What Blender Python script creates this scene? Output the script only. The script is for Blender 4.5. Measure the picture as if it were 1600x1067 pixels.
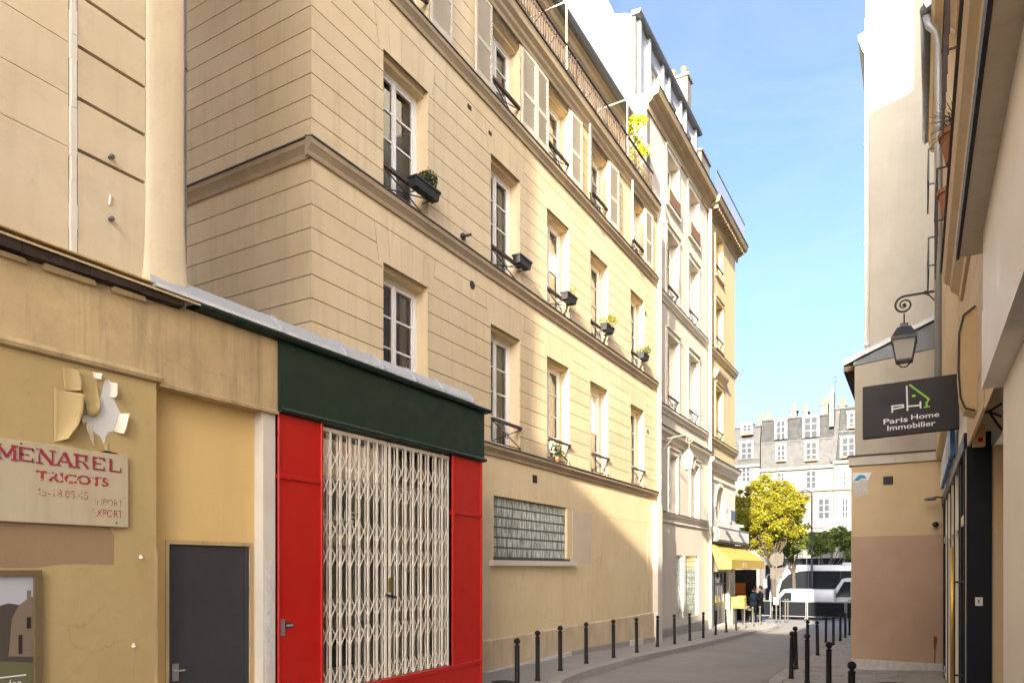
import bpy, bmesh, math, random
from mathutils import Vector, Matrix, noise
random.seed(7)
R = math.radians
scene = bpy.context.scene
for o in list(bpy.data.objects): bpy.data.objects.remove(o)
COL = scene.collection

# ------------------------------------------------------------------ camera
F, VX, VY, H = 1111.0, 1435.0, 887.0, 1.9       # focal length and vanishing point of the street in photo pixels, eye height
YAW = math.atan((VX - 800) / F); S_, C_ = math.sin(YAW), math.cos(YAW)
cam_d = bpy.data.cameras.new('camera'); cam = bpy.data.objects.new('camera', cam_d); COL.objects.link(cam)
cam.location = (0, 0, H); cam.rotation_euler = (R(90), 0, YAW)
cam_d.sensor_width = 36; cam_d.lens = 36 * F / 1600; cam_d.shift_y = (VY - 533.5) / 1600
cam_d.clip_start = 0.05; cam_d.clip_end = 3000
scene.camera = cam

# ------------------------------------------------------------------ sky, sun, exposure
SUN = Vector((0.16, -1.0, 0.33)).normalized()    # towards the sun
SUN_EL = math.asin(SUN.z)
world = bpy.data.worlds.new('World'); scene.world = world; world.use_nodes = True
wn = world.node_tree; bg = wn.nodes['Background']
sky = wn.nodes.new('ShaderNodeTexSky'); sky.sky_type = 'NISHITA'; sky.sun_disc = False
sky.sun_elevation = SUN_EL; sky.sun_rotation = math.atan2(SUN.x, SUN.y)
sky.air_density = 0.5; sky.dust_density = 5.5; sky.ozone_density = 2.5
# thin even cirrus over the whole dome
_tc0 = wn.nodes.new('ShaderNodeTexCoord'); _mp0 = wn.nodes.new('ShaderNodeMapping'); _mp0.inputs['Scale'].default_value = (1.6, 1.1, 5.0); _mp0.inputs['Rotation'].default_value = (R(12), R(22), R(35)); wn.links.new(_tc0.outputs['Generated'], _mp0.inputs[0])
_nz0 = wn.nodes.new('ShaderNodeTexNoise'); _nz0.inputs['Scale'].default_value = 1.5; _nz0.inputs['Detail'].default_value = 7; _nz0.inputs['Roughness'].default_value = .6; _nz0.inputs['Distortion'].default_value = .6; wn.links.new(_mp0.outputs[0], _nz0.inputs['Vector'])
_rr0 = wn.nodes.new('ShaderNodeMapRange'); _rr0.inputs[1].default_value = .46; _rr0.inputs[2].default_value = .8; _rr0.inputs[4].default_value = .42; wn.links.new(_nz0.outputs[0], _rr0.inputs[0])
_mx0 = wn.nodes.new('ShaderNodeMix'); _mx0.data_type = 'RGBA'; _mx0.inputs[7].default_value = (1.25, 1.4, 1.55, 1); wn.links.new(_rr0.outputs[0], _mx0.inputs[0]); wn.links.new(sky.outputs[0], _mx0.inputs[6])
wn.links.new(_mx0.outputs[2], bg.inputs[0]); bg.inputs[1].default_value = 0.06
sd = bpy.data.lights.new('sun', 'SUN'); sd.energy = 2.0; sd.angle = R(0.6); sd.color = (1.0, 0.90, 0.74)
so = bpy.data.objects.new('sun', sd); COL.objects.link(so); so.rotation_euler = SUN.to_track_quat('Z', 'Y').to_euler()
vs = scene.view_settings; vs.view_transform = 'Standard'; vs.look = 'None'; vs.exposure = 3.58; vs.gamma = 1.0
scene.render.resolution_x, scene.render.resolution_y = 1024, 682

# ------------------------------------------------------------------ photo pixel -> place
def px_x(u, v, x):        # on a wall of constant X: (Y, z)
    t = (u - 800) / F; d = x / (-S_ + C_ * t); return d * (C_ + S_ * t), H + d * (VY - v) / F
def px_y(u, v, y):        # on a wall of constant Y: (X, z)
    t = (u - 800) / F; d = y / (C_ + S_ * t); return d * (-S_ + C_ * t), H + d * (VY - v) / F
ZG = [(-400, 0), (11, 0), (15, -.09), (19, -.24), (23, -.37), (27, -.46), (33, -.62), (38, -.8), (48, -1.25), (60, -1.4), (2500, -1.4)]
def zg(y):
    for (a, za), (b, zb) in zip(ZG, ZG[1:]):
        if y <= b: return za + (zb - za) * (y - a) / (b - a)
    return ZG[-1][1]
def px_g(u, v, dz=0.0):   # on the sloping pavement: (X, Y)
    t = (u - 800) / F; y = 12.0
    for _ in range(60):
        d = (H - zg(y) - dz) * F / (v - VY); y = 0.5 * y + 0.5 * d * (C_ + S_ * t)
    return d * (-S_ + C_ * t), y

# ------------------------------------------------------------------ things, parts
def thing(name, label, cat, loc=(0, 0, 0), group=None, rotz=0):
    o = bpy.data.objects.new(name, None); COL.objects.link(o); o.empty_display_size = .2
    o.location = loc; o.rotation_euler = (0, 0, rotz)
    o['label'] = label; o['category'] = cat
    if group: o['group'] = group
    return o
def tag(o, label, cat, group=None):
    o['label'] = label; o['category'] = cat
    if group: o['group'] = group
    return o
def root(o):
    while o.parent: o = o.parent
    return o
def link(name, me, parent, loc=(0, 0, 0)):
    o = bpy.data.objects.new(name, me); COL.objects.link(o); o.location = loc
    if parent: o.parent = parent
    return o
class Fr:
    """a wall frame: a along the wall, z up, d outwards"""
    def __init__(s, o, ua, n): s.o, s.ua, s.n = Vector(o), Vector(ua), Vector(n)
    def P(s, a, z, d=0.0): return s.o + s.ua * a + s.n * d + Vector((0, 0, z))
def FX(x): return Fr((x, 0, 0), (0, 1, 0), (1, 0, 0))      # left side of the street, faces +X
def FR(x): return Fr((x, 0, 0), (0, 1, 0), (-1, 0, 0))     # right side, faces -X
def FY(y): return Fr((0, y, 0), (1, 0, 0), (0, -1, 0))     # faces the camera end of the street
class MB:
    def __init__(s): s.v, s.f = [], []
    def add(s, vs, fs):
        n = len(s.v); s.v += [Vector(p) for p in vs]; s.f += [tuple(i + n for i in f) for f in fs]; return s
    def quad(s, a, b, c, d): return s.add([a, b, c, d], [(0, 1, 2, 3)])
    def hexa(s, p): return s.add(p, [(0, 3, 2, 1), (4, 5, 6, 7), (0, 1, 5, 4), (1, 2, 6, 5), (2, 3, 7, 6), (3, 0, 4, 7)])
    def box(s, x0, x1, y0, y1, z0, z1):
        return s.hexa([(x0, y0, z0), (x1, y0, z0), (x1, y1, z0), (x0, y1, z0), (x0, y0, z1), (x1, y0, z1), (x1, y1, z1), (x0, y1, z1)])
    def fbox(s, fr, a0, a1, z0, z1, d0, d1):
        return s.hexa([fr.P(a0, z0, d0), fr.P(a1, z0, d0), fr.P(a1, z0, d1), fr.P(a0, z0, d1), fr.P(a0, z1, d0), fr.P(a1, z1, d0), fr.P(a1, z1, d1), fr.P(a0, z1, d1)])
    def fpoly(s, fr, pts, d0, d1):      # polygon in (a, z) given thickness d0..d1
        n = len(pts); vs = [fr.P(a, z, d0) for a, z in pts] + [fr.P(a, z, d1) for a, z in pts]
        fs = [tuple(range(n))[::-1], tuple(range(n, 2 * n))] + [(i, (i + 1) % n, n + (i + 1) % n, n + i) for i in range(n)]
        return s.add(vs, fs)
    def fprof(s, fr, prof, a0, a1):     # profile in (d, z) run along the wall from a0 to a1
        n = len(prof); vs = [fr.P(a0, z, d) for d, z in prof] + [fr.P(a1, z, d) for d, z in prof]
        fs = [tuple(range(n))[::-1], tuple(range(n, 2 * n))] + [(i, (i + 1) % n, n + (i + 1) % n, n + i) for i in range(n)]
        return s.add(vs, fs)
    def tube(s, pts, r, n=8, caps=True):
        pts = [Vector(p) for p in pts]; rs = r if isinstance(r, (list, tuple)) else [r] * len(pts)
        base = len(s.v); prev = None
        for i, p in enumerate(pts):
            t = (pts[min(i + 1, len(pts) - 1)] - pts[max(i - 1, 0)]).normalized()
            if prev is None:
                q = t.orthogonal().normalized()
            else:
                q = (prev - t * prev.dot(t)); q = q.normalized() if q.length > 1e-6 else t.orthogonal().normalized()
            prev = q; b = t.cross(q)
            for k in range(n):
                a = 2 * math.pi * k / n; s.v.append(p + (q * math.cos(a) + b * math.sin(a)) * rs[i])
        for i in range(len(pts) - 1):
            for k in range(n):
                s.f.append((base + i * n + k, base + i * n + (k + 1) % n, base + (i + 1) * n + (k + 1) % n, base + (i + 1) * n + k))
        if caps:
            s.f.append(tuple(base + k for k in range(n))[::-1]); s.f.append(tuple(base + (len(pts) - 1) * n + k for k in range(n)))
        return s
    def lathe(s, prof, c=(0, 0, 0), n=16):      # (r, z)
        c = Vector(c); base = len(s.v)
        for r, z in prof:
            for k in range(n):
                a = 2 * math.pi * k / n; s.v.append(c + Vector((r * math.cos(a), r * math.sin(a), z)))
        for i in range(len(prof) - 1):
            for k in range(n):
                s.f.append((base + i * n + k, base + i * n + (k + 1) % n, base + (i + 1) * n + (k + 1) % n, base + (i + 1) * n + k))
        s.f.append(tuple(base + k for k in range(n))[::-1]); s.f.append(tuple(base + (len(prof) - 1) * n + k for k in range(n)))
        return s
    def ball(s, c, r, nu=10, nv=7, sq=(1, 1, 1)):
        c = Vector(c); prof = [(max(1e-4, math.sin(math.pi * i / nv)), -math.cos(math.pi * i / nv)) for i in range(nv + 1)]
        base = len(s.v)
        for rr, z in prof:
            for k in range(nu):
                a = 2 * math.pi * k / nu; s.v.append(c + Vector((rr * math.cos(a) * sq[0], rr * math.sin(a) * sq[1], z * sq[2])) * r)
        for i in range(nv):
            for k in range(nu):
                s.f.append((base + i * nu + k, base + i * nu + (k + 1) % nu, base + (i + 1) * nu + (k + 1) % nu, base + (i + 1) * nu + k))
        return s
    def bar(s, a, b, w, h=None):         # square bar between two points
        a, b = Vector(a), Vector(b); t = (b - a).normalized(); h = h or w
        up = Vector((0, 0, 1)) if abs(t.z) < .9 else Vector((1, 0, 0))
        x = t.cross(up).normalized() * w / 2; y = x.cross(t).normalized() * h / 2
        return s.hexa([a - x - y, a + x - y, a + x + y, a - x + y, b - x - y, b + x - y, b + x + y, b - x + y])
    def fpane(s, fr, a0, a1, z0, z1, d): return s.quad(fr.P(a0, z0, d), fr.P(a1, z0, d), fr.P(a1, z1, d), fr.P(a0, z1, d))
    def build(s, name, m, parent=None, smooth=False, bevel=0, kind=None, local=False):
        me = bpy.data.meshes.new(name)
        off = Vector((0, 0, 0)) if (parent is None or local) else root(parent).location
        me.from_pydata([tuple(p - off) for p in s.v], [], s.f)
        bm = bmesh.new(); bm.from_mesh(me); bmesh.ops.recalc_face_normals(bm, faces=bm.faces)
        if bevel: bmesh.ops.bevel(bm, geom=list(bm.edges), offset=bevel, segments=1, affect='EDGES', profile=.5)
        bm.to_mesh(me); bm.free()
        if smooth:
            bm = bmesh.new(); bm.from_mesh(me); bmesh.ops.remove_doubles(bm, verts=bm.verts, dist=1e-5); bmesh.ops.recalc_face_normals(bm, faces=bm.faces); bm.to_mesh(me); bm.free()
        if smooth: me.shade_smooth() if hasattr(me, 'shade_smooth') else [setattr(p, 'use_smooth', True) for p in me.polygons]
        me.materials.append(m)
        o = link(name, me, parent)
        if kind: o['kind'] = kind
        return o
def smooth_by_angle(o, ang=40):
    bm = bmesh.new(); bm.from_mesh(o.data)
    for f in bm.faces: f.smooth = True
    for e in bm.edges:
        e.smooth = not (len(e.link_faces) == 2 and e.calc_face_angle(0) > R(ang))
    bm.to_mesh(o.data); bm.free(); return o
_UB = {}
def ubox(name, m, parent, x0, x1, y0, y1, z0, z1, mesh=None):
    """a piece that shares the unit box mesh of its material"""
    key = m.name
    if key not in _UB:
        b = MB().box(-.5, .5, -.5, .5, -.5, .5); me = bpy.data.meshes.new('piece'); me.from_pydata([tuple(p) for p in b.v], [], b.f); me.materials.append(m); _UB[key] = me
    off = root(parent).location if parent else Vector((0, 0, 0))
    o = link(name, _UB[key], parent, Vector(((x0 + x1) / 2, (y0 + y1) / 2, (z0 + z1) / 2)) - off)
    o.scale = (x1 - x0, y1 - y0, z1 - z0); return o
def copy_tree(o, parent=None):
    c = o.copy(); COL.objects.link(c); c.parent = parent
    for ch in list(o.children): copy_tree(ch, c)
    return c
def struct(o): o['kind'] = 'structure'; return o

# ------------------------------------------------------------------ materials
def _nodes(name):
    m = bpy.data.materials.new(name); m.use_nodes = True; nt = m.node_tree
    return m, nt, nt.nodes['Principled BSDF']
def plain(name, col, rough=.6, metal=0.0, spec=.5, emis=None, estr=0):
    m, nt, b = _nodes(name); b.inputs['Base Color'].default_value = (*col, 1); b.inputs['Roughness'].default_value = rough
    b.inputs['Metallic'].default_value = metal; b.inputs['Specular IOR Level'].default_value = spec
    if emis: b.inputs['Emission Color'].default_value = (*emis, 1); b.inputs['Emission Strength'].default_value = estr
    return m
def surf(name, col, col2=None, var=.5, scale=1.0, streak=0.0, streakcol=None, fine=.25, finescale=45, rough=.8, bump=.25, bumpscale=60, spec=.3, metal=0.0, zstretch=1.0, speck=0.0, objvar=0.0, crack=0.0):
    """weathered surface: big tonal patches, vertical run marks, fine grain, all in world space"""
    m, nt, b = _nodes(name); N, L = nt.nodes, nt.links
    g = N.new('ShaderNodeNewGeometry'); pos = g.outputs['Position']
    col2 = col2 or tuple(c * .72 for c in col)
    def nz(sc, det=4, rgh=.6, st=1.0):
        t = N.new('ShaderNodeTexNoise'); t.inputs['Scale'].default_value = sc; t.inputs['Detail'].default_value = det; t.inputs['Roughness'].default_value = rgh
        mp = N.new('ShaderNodeMapping'); mp.inputs['Scale'].default_value = (1, 1, st); L.new(pos, mp.inputs[0]); L.new(mp.outputs[0], t.inputs['Vector']); return t.outputs['Fac']
    def ramp(src, a, bb, va=0.0, vb=1.0):
        r = N.new('ShaderNodeMapRange'); r.inputs[1].default_value = a; r.inputs[2].default_value = bb; r.inputs[3].default_value = va; r.inputs[4].default_value = vb; L.new(src, r.inputs[0]); return r.outputs[0]
    def mix(f, c1, c2, mode='MIX'):
        x = N.new('ShaderNodeMix'); x.data_type = 'RGBA'; x.blend_type = mode
        if isinstance(f, float): x.inputs[0].default_value = f
        else: L.new(f, x.inputs[0])
        for i, cc in ((6, c1), (7, c2)):
            if isinstance(cc, tuple): x.inputs[i].default_value = (*cc, 1)
            else: L.new(cc, x.inputs[i])
        return x.outputs[2]
    c = mix(ramp(nz(scale, 5, .6, zstretch), .35, .7, 0, var), col, col2)
    if streak > 0:
        c = mix(ramp(nz(7.0, 4, .65, .09), .5, .78, 0, streak), c, streakcol or tuple(q * .5 for q in col))
    if speck > 0:
        c = mix(ramp(nz(scale * 7, 6, .75), .62, .72, 0, speck), c, tuple(q * .45 for q in col))
    c = mix(ramp(nz(finescale, 3, .7), .3, .7, 0, fine), c, tuple(min(1, q * 1.25) for q in col2))
    if speck > 0:
        c = mix(ramp(nz(scale * 2.4, 8, .72), .52, .72, 0, min(.6, speck * 1.6)), c, tuple(q * .68 for q in col))
    if crack > 0:
        vo = N.new('ShaderNodeTexVoronoi'); vo.feature = 'DISTANCE_TO_EDGE'; vo.inputs['Scale'].default_value = .55; ad = N.new('ShaderNodeVectorMath'); ad.operation = 'ADD'
        wn_ = N.new('ShaderNodeTexNoise'); wn_.inputs['Scale'].default_value = 2.2; wn_.inputs['Detail'].default_value = 5; wn_.inputs['Roughness'].default_value = .55; L.new(pos, wn_.inputs['Vector']); sc_w = N.new('ShaderNodeVectorMath'); sc_w.operation = 'SCALE'; sc_w.inputs['Scale'].default_value = .45; L.new(wn_.outputs['Color'], sc_w.inputs[0]); L.new(pos, ad.inputs[0]); L.new(sc_w.outputs[0], ad.inputs[1]); L.new(ad.outputs[0], vo.inputs['Vector'])
        ln = ramp(vo.outputs['Distance'], .0008, .0035, 1, 0); mk = ramp(nz(.6, 2), .5, .6, 0, crack); mm = N.new('ShaderNodeMath'); mm.operation = 'MULTIPLY'; L.new(ln, mm.inputs[0]); L.new(mk, mm.inputs[1]); c = mix(mm.outputs[0], c, tuple(q * .3 for q in col))
    if objvar > 0:
        oi = N.new('ShaderNodeObjectInfo'); cr = N.new('ShaderNodeCombineColor'); k = ramp(oi.outputs['Random'], 0, 1, 1 - objvar, 1.0)
        for i in range(3): L.new(k, cr.inputs[i])
        c = mix(1.0, c, cr.outputs[0], 'MULTIPLY')
    L.new(c, b.inputs['Base Color']); b.inputs['Specular IOR Level'].default_value = spec; b.inputs['Metallic'].default_value = metal
    L.new(ramp(nz(scale * 4, 3), .3, .7, max(0, rough - .1), min(1, rough + .1)), b.inputs['Roughness'])
    if bump > 0:
        bp = N.new('ShaderNodeBump'); bp.inputs['Strength'].default_value = bump; bp.inputs['Distance'].default_value = .01
        L.new(nz(bumpscale, 4, .7), bp.inputs['Height']); L.new(bp.outputs[0], b.inputs['Normal'])
    return m
def glass(name, tint=(.86, .92, .92), refl=1.75, rough=.02):
    m, nt, b = _nodes(name); N, L = nt.nodes, nt.links; N.remove(b); out = N['Material Output']
    tr = N.new('ShaderNodeBsdfTransparent'); tr.inputs[0].default_value = (*tint, 1)
    gl = N.new('ShaderNodeBsdfGlossy'); gl.inputs['Roughness'].default_value = rough; gl.inputs[0].default_value = (.95, .97, 1, 1)
    fz = N.new('ShaderNodeFresnel'); fz.inputs[0].default_value = refl
    g = N.new('ShaderNodeNewGeometry'); ns = N.new('ShaderNodeTexNoise'); ns.inputs['Scale'].default_value = 1.3; L.new(g.outputs['Position'], ns.inputs['Vector'])
    bp = N.new('ShaderNodeBump'); bp.inputs['Strength'].default_value = .05; bp.inputs['Distance'].default_value = .03; L.new(ns.outputs[0], bp.inputs['Height']); L.new(bp.outputs[0], gl.inputs['Normal'])
    mx = N.new('ShaderNodeMixShader'); L.new(fz.outputs[0], mx.inputs[0]); L.new(tr.outputs[0], mx.inputs[1]); L.new(gl.outputs[0], mx.inputs[2]); L.new(mx.outputs[0], out.inputs[0])
    return m
M = {}
M['stone'] = surf('render_ochre_stone', (.70, .56, .345), (.62, .475, .275), var=.8, scale=.8, streak=.5, streakcol=(.43, .33, .20), fine=.22, bump=.25, speck=.10, objvar=.09)
M['joint'] = surf('render_joint', (.15, .108, .065), fine=.2, bump=.2)
M['ground_wall'] = surf('render_ochre_smooth', (.74, .60, .36), (.66, .51, .275), var=.8, scale=.7, streak=.15, fine=.15, bump=.2, speck=.16, crack=.5)
M['patch'] = surf('pale_stone_repair', (.66, .555, .39), (.58, .475, .32), var=.8, scale=1.5, fine=.3, bump=.3)
M['plinth'] = surf('plinth_render', (.68, .55, .36), (.46, .36, .23), var=.8, scale=1.3, streak=.5, streakcol=(.20, .16, .11), fine=.2, speck=.25)
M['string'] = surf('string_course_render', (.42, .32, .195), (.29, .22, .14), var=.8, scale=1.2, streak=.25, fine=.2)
M['lead'] = surf('lead_capping', (.09, .085, .075), (.05, .048, .042), scale=3, rough=.7, spec=.4)
M['lb'] = surf('render_cream', (.63, .52, .335), (.54, .43, .265), var=.8, scale=1.0, streak=.42, streakcol=(.44, .34, .21), fine=.16, bump=.2, speck=.26, objvar=.05)
M['lb_low'] = surf('render_old_yellow', (.47, .345, .145), (.39, .275, .11), var=.8, scale=1.0, streak=.2, streakcol=(.33, .22, .10), fine=.15, bump=.25, speck=.3, crack=.22)
M['lb_band'] = surf('render_stained_yellow', (.53, .39, .19), (.37, .26, .13), var=1, scale=1.6, streak=.8, streakcol=(.20, .15, .085), fine=.2, speck=.4, crack=.25, bump=.3)
M['brownpaint'] = surf('brown_overpaint', (.27, .17, .085), (.33, .22, .12), var=.7, scale=2.5, fine=.15)
M['yellow_recess'] = surf('render_yellow', (.68, .47, .19), (.60, .40, .15), var=.8, scale=1.2, streak=.12, fine=.1, bump=.1)
M['paint_back'] = surf('bare_undercoat', (.62, .60, .53), (.54, .52, .45), var=.6, scale=5, fine=.2)
M['flake'] = surf('curled_paint', (.72, .66, .55), (.6, .46, .25), var=.5, scale=9, fine=.1)
M['wood_dark'] = surf('rotten_eave_board', (.055, .035, .022), (.025, .016, .011), var=.9, scale=6, rough=.9)
M['white_pipe'] = surf('painted_strip', (.66, .60, .50), (.56, .47, .36), scale=3, fine=.1)
M['white_old'] = surf('old_white_paint', (.60, .55, .45), (.48, .42, .33), scale=2, streak=.3, fine=.15)
M['bare_cement'] = surf('bare_cement', (.42, .40, .36), (.62, .59, .52), var=1, scale=14, fine=.5, bump=.5)
M['dark_mortar'] = surf('dark_mortar', (.16, .155, .135), (.10, .10, .09), scale=6, fine=.3)
M['white_wood'] = surf('white_window_paint', (.78, .74, .66), (.70, .65, .56), scale=4, fine=.08, bump=.05, rough=.5)
M['shutter'] = surf('shutter_paint', (.56, .49, .37), (.46, .39, .28), scale=2, streak=.2, fine=.1, rough=.6)
M['iron'] = surf('black_iron', (.022, .020, .020), (.035, .028, .024), scale=8, rough=.45, fine=.1, bump=.1, spec=.5)
M['rust_iron'] = surf('brown_handrail', (.075, .042, .028), (.045, .03, .022), scale=8, rough=.5)
M['glass'] = glass('window_glass')
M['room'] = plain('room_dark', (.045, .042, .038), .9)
M['curtain'] = surf('curtain_cloth', (.62, .60, .55), (.5, .48, .43), scale=4, fine=.1)
M['curtain_tan'] = surf('curtain_tan', (.50, .40, .26), (.42, .33, .2), scale=4, fine=.1)
M['zinc'] = surf('zinc_sheet', (.42, .43, .43), (.33, .34, .345), scale=2.2, rough=.45, metal=.35, fine=.15, streak=.2, streakcol=(.5, .5, .49), bump=.08, bumpscale=8)
M['zinc_dark'] = surf('zinc_dark', (.17, .18, .185), (.13, .14, .15), scale=2.5, rough=.5, metal=.2, fine=.1, bump=.05)
M['slate'] = surf('slate_roof', (.16, .155, .15), (.11, .11, .11), scale=3, rough=.6, fine=.3)
M['red'] = surf('red_gloss_paint', (.43, .008, .004), (.36, .007, .0035), var=.6, scale=1.2, rough=.38, fine=.06, finescale=20, bump=.05, bumpscale=14, spec=.5, streak=.08, streakcol=(.5, .05, .04))
M['green'] = surf('dark_green_paint', (.008, .026, .014), (.005, .017, .009), var=.8, scale=1.5, rough=.5, fine=.1, finescale=20, bump=.08, bumpscale=16, spec=.4)
M['door_grey'] = surf('anthracite_door', (.045, .043, .045), (.036, .034, .036), scale=2, rough=.5, fine=.15, finescale=80, bump=.05, speck=.05)
M['steel'] = plain('brushed_steel', (.5, .49, .46), .35, .8)
M['gate'] = surf('gate_cream_enamel', (.74, .67, .55), (.62, .52, .38), scale=5, rough=.5, fine=.1, speck=.2)
M['shopint'] = surf('shop_interior', (.42, .38, .31), (.34, .30, .24), scale=.8, fine=.1)
M['shop_panel'] = surf('shop_panel_grey', (.76, .71, .60), (.68, .62, .51), scale=.8, fine=.1)
M['black'] = plain('black_matt', (.012, .012, .013), .6)
M['signcream'] = surf('sign_board_cream', (.48, .395, .25), (.41, .325, .195), scale=2.5, streak=.4, streakcol=(.33, .26, .15), fine=.15, bump=.1)
M['asphalt'] = surf('asphalt', (.275, .252, .222), (.225, .205, .18), var=.9, scale=.45, fine=.45, finescale=150, rough=.85, bump=.5, bumpscale=170, speck=.1)
M['pave'] = surf('pavement_asphalt', (.33, .305, .27), (.27, .248, .218), var=.8, scale=1.0, fine=.4, finescale=140, bump=.45, bumpscale=160, speck=.2)
M['granite'] = surf('granite_kerb', (.36, .33, .29), (.27, .245, .215), var=.9, scale=2.5, fine=.5, finescale=120, bump=.35, speck=.25)
M['slab'] = surf('stone_slab', (.36, .335, .295), (.25, .23, .20), var=1, scale=2.2, fine=.4, finescale=90, bump=.4, speck=.25)
M['ground'] = surf('city_ground', (.14, .13, .12), scale=.1)
M['nwall'] = surf('render_pale_grey', (.63, .57, .47), (.56, .49, .39), var=.7, scale=.8, streak=.15, fine=.12)
M['ntrim'] = surf('render_white_trim', (.70, .64, .53), (.60, .53, .42), var=.6, scale=1.2, fine=.1)
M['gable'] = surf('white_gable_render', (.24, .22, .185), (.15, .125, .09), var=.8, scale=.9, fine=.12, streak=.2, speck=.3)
M['ywall'] = surf('render_warm_yellow', (.60, .46, .25), (.53, .395, .20), var=.7, scale=.9, streak=.12, fine=.12)
M['awning'] = surf('yellow_canvas', (.42, .29, .055), (.36, .24, .04), scale=1.5, fine=.1, rough=.8)
M['grey_sign'] = plain('grey_sign_box', (.10, .105, .095), .5)
M['bollard'] = surf('bollard_brown_black', (.009, .0075, .007), (.014, .011, .010), scale=10, rough=.55, fine=.1, bump=.08, bumpscale=40, spec=.22)
M['bollard_metal'] = surf('bollard_worn_grey', (.10, .088, .072), (.07, .06, .05), scale=10, rough=.5, fine=.1)
M['tan'] = surf('render_tan', (.66, .51, .30), (.57, .43, .24), var=.7, scale=.9, fine=.12, streak=.12)
M['brown'] = surf('brown_wall_paint', (.50, .345, .235), (.43, .29, .19), var=.8, scale=1.0, fine=.12, streak=.1)
M['greywall'] = surf('render_greyish', (.47, .425, .335), (.39, .35, .265), var=.7, scale=1.0, fine=.1, streak=.15)
M['r1'] = surf('render_beige_right', (.68, .55, .37), (.57, .45, .29), var=.7, scale=1.0, fine=.12, streak=.25)
M['white_shop'] = surf('white_shop_panel', (.80, .76, .67), (.74, .70, .61), scale=.8, fine=.06, bump=.05, rough=.5)
M['navy'] = surf('navy_paint', (.008, .011, .022), (.006, .008, .016), scale=2, rough=.42, fine=.05, finescale=20, bump=.03)
M['lamp_cream'] = plain('lamp_cream_paint', (.22, .195, .15), .5, 0, .2)
M['brass'] = plain('brass', (.62, .40, .09), .3, .9)
M['anthracite'] = surf('anthracite_sign', (.035, .033, .036), (.03, .028, .03), scale=2, rough=.5, fine=.05, bump=.02)
M['white'] = plain('white_paint', (.80, .80, .80), .4)
M['lime'] = plain('lime_green', (.30, .60, .02), .4)
M['blue_sign'] = plain('blue_sign', (.02, .16, .42), .4)
M['red_plastic'] = plain('red_plastic', (.55, .01, .015), .3)
M['terracotta'] = surf('terracotta', (.36, .15, .07), (.25, .10, .05), scale=8)
M['planter'] = surf('black_planter', (.022, .022, .024), (.03, .03, .03), scale=8, rough=.5)
M['lantern_glass'] = plain('lantern_frosted_glass', (.58, .56, .50), .25, 0, .6); M['lantern_glass'].node_tree.nodes['Principled BSDF'].inputs['Transmission Weight'].default_value = .35
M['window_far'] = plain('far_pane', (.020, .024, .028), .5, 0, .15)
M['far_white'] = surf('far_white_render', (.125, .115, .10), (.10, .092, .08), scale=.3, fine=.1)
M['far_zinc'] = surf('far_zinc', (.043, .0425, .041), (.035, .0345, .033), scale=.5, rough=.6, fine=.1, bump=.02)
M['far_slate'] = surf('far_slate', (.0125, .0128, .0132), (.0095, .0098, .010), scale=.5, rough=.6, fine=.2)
M['vehicle_white'] = plain('white_car_paint', (.40, .40, .40), .25)
M['vehicle_glass'] = plain('tinted_glass', (.012, .014, .016), .06)
M['tyre'] = plain('tyre_rubber', (.015, .015, .015), .8)
M['rim'] = plain('wheel_rim', (.35, .35, .36), .35, .7)
M['barrier'] = plain('barrier_panel', (.009, .010, .012), .85, 0, .04)
M['galv'] = plain('galvanised_steel', (.13, .132, .135), .45, .5)
M['skin'] = plain('skin', (.16, .09, .06), .7, 0, .2)
M['coat'] = plain('dark_coat', (.004, .004, .005), .9, 0, .03)
M['teal_jacket'] = plain('teal_jacket', (.004, .010, .014), .9, 0, .03)
M['hair'] = plain('hair', (.010, .007, .005), .8, 0, .1)
M['yellow_bag'] = plain('yellow_box', (.34, .26, .03), .6)
M['orange'] = plain('orange_goods', (.55, .15, .01), .6)
M['bark'] = surf('bark', (.06, .046, .034), (.04, .03, .022), scale=6, bump=.6, bumpscale=30)
def leafmat(name, c1, c2, c3):
    m, nt, b = _nodes(name); N, L = nt.nodes, nt.links
    g = N.new('ShaderNodeNewGeometry'); r = N.new('ShaderNodeValToRGB'); L.new(g.outputs['Random Per Island'], r.inputs[0])
    e = r.color_ramp.elements; e[0].color = (*c1, 1); e[1].color = (*c3, 1); x = e.new(.5); x.color = (*c2, 1)
    L.new(r.outputs[0], b.inputs['Base Color']); b.inputs['Roughness'].default_value = .6; b.inputs['Specular IOR Level'].default_value = .25
    tl = N.new('ShaderNodeBsdfTranslucent'); L.new(r.outputs[0], tl.inputs[0]); mx = N.new('ShaderNodeMixShader'); mx.inputs[0].default_value = .35
    L.new(b.outputs[0], mx.inputs[1]); L.new(tl.outputs[0], mx.inputs[2]); L.new(mx.outputs[0], N['Material Output'].inputs[0])
    return m
M['leaf_yellow'] = leafmat('leaf_autumn', (.12, .14, .011), (.24, .22, .014), (.33, .26, .015))
M['leaf_green'] = leafmat('leaf_green', (.05, .09, .015), (.10, .14, .02), (.16, .18, .03))
M['leaf_dark'] = leafmat('leaf_box', (.03, .05, .012), (.06, .08, .02), (.10, .11, .03))
M['leaf_lime'] = leafmat('leaf_lime', (.22, .30, .01), (.40, .42, .01), (.55, .50, .02))
M['twig'] = plain('dry_twig', (.10, .075, .05), .9)

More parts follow.
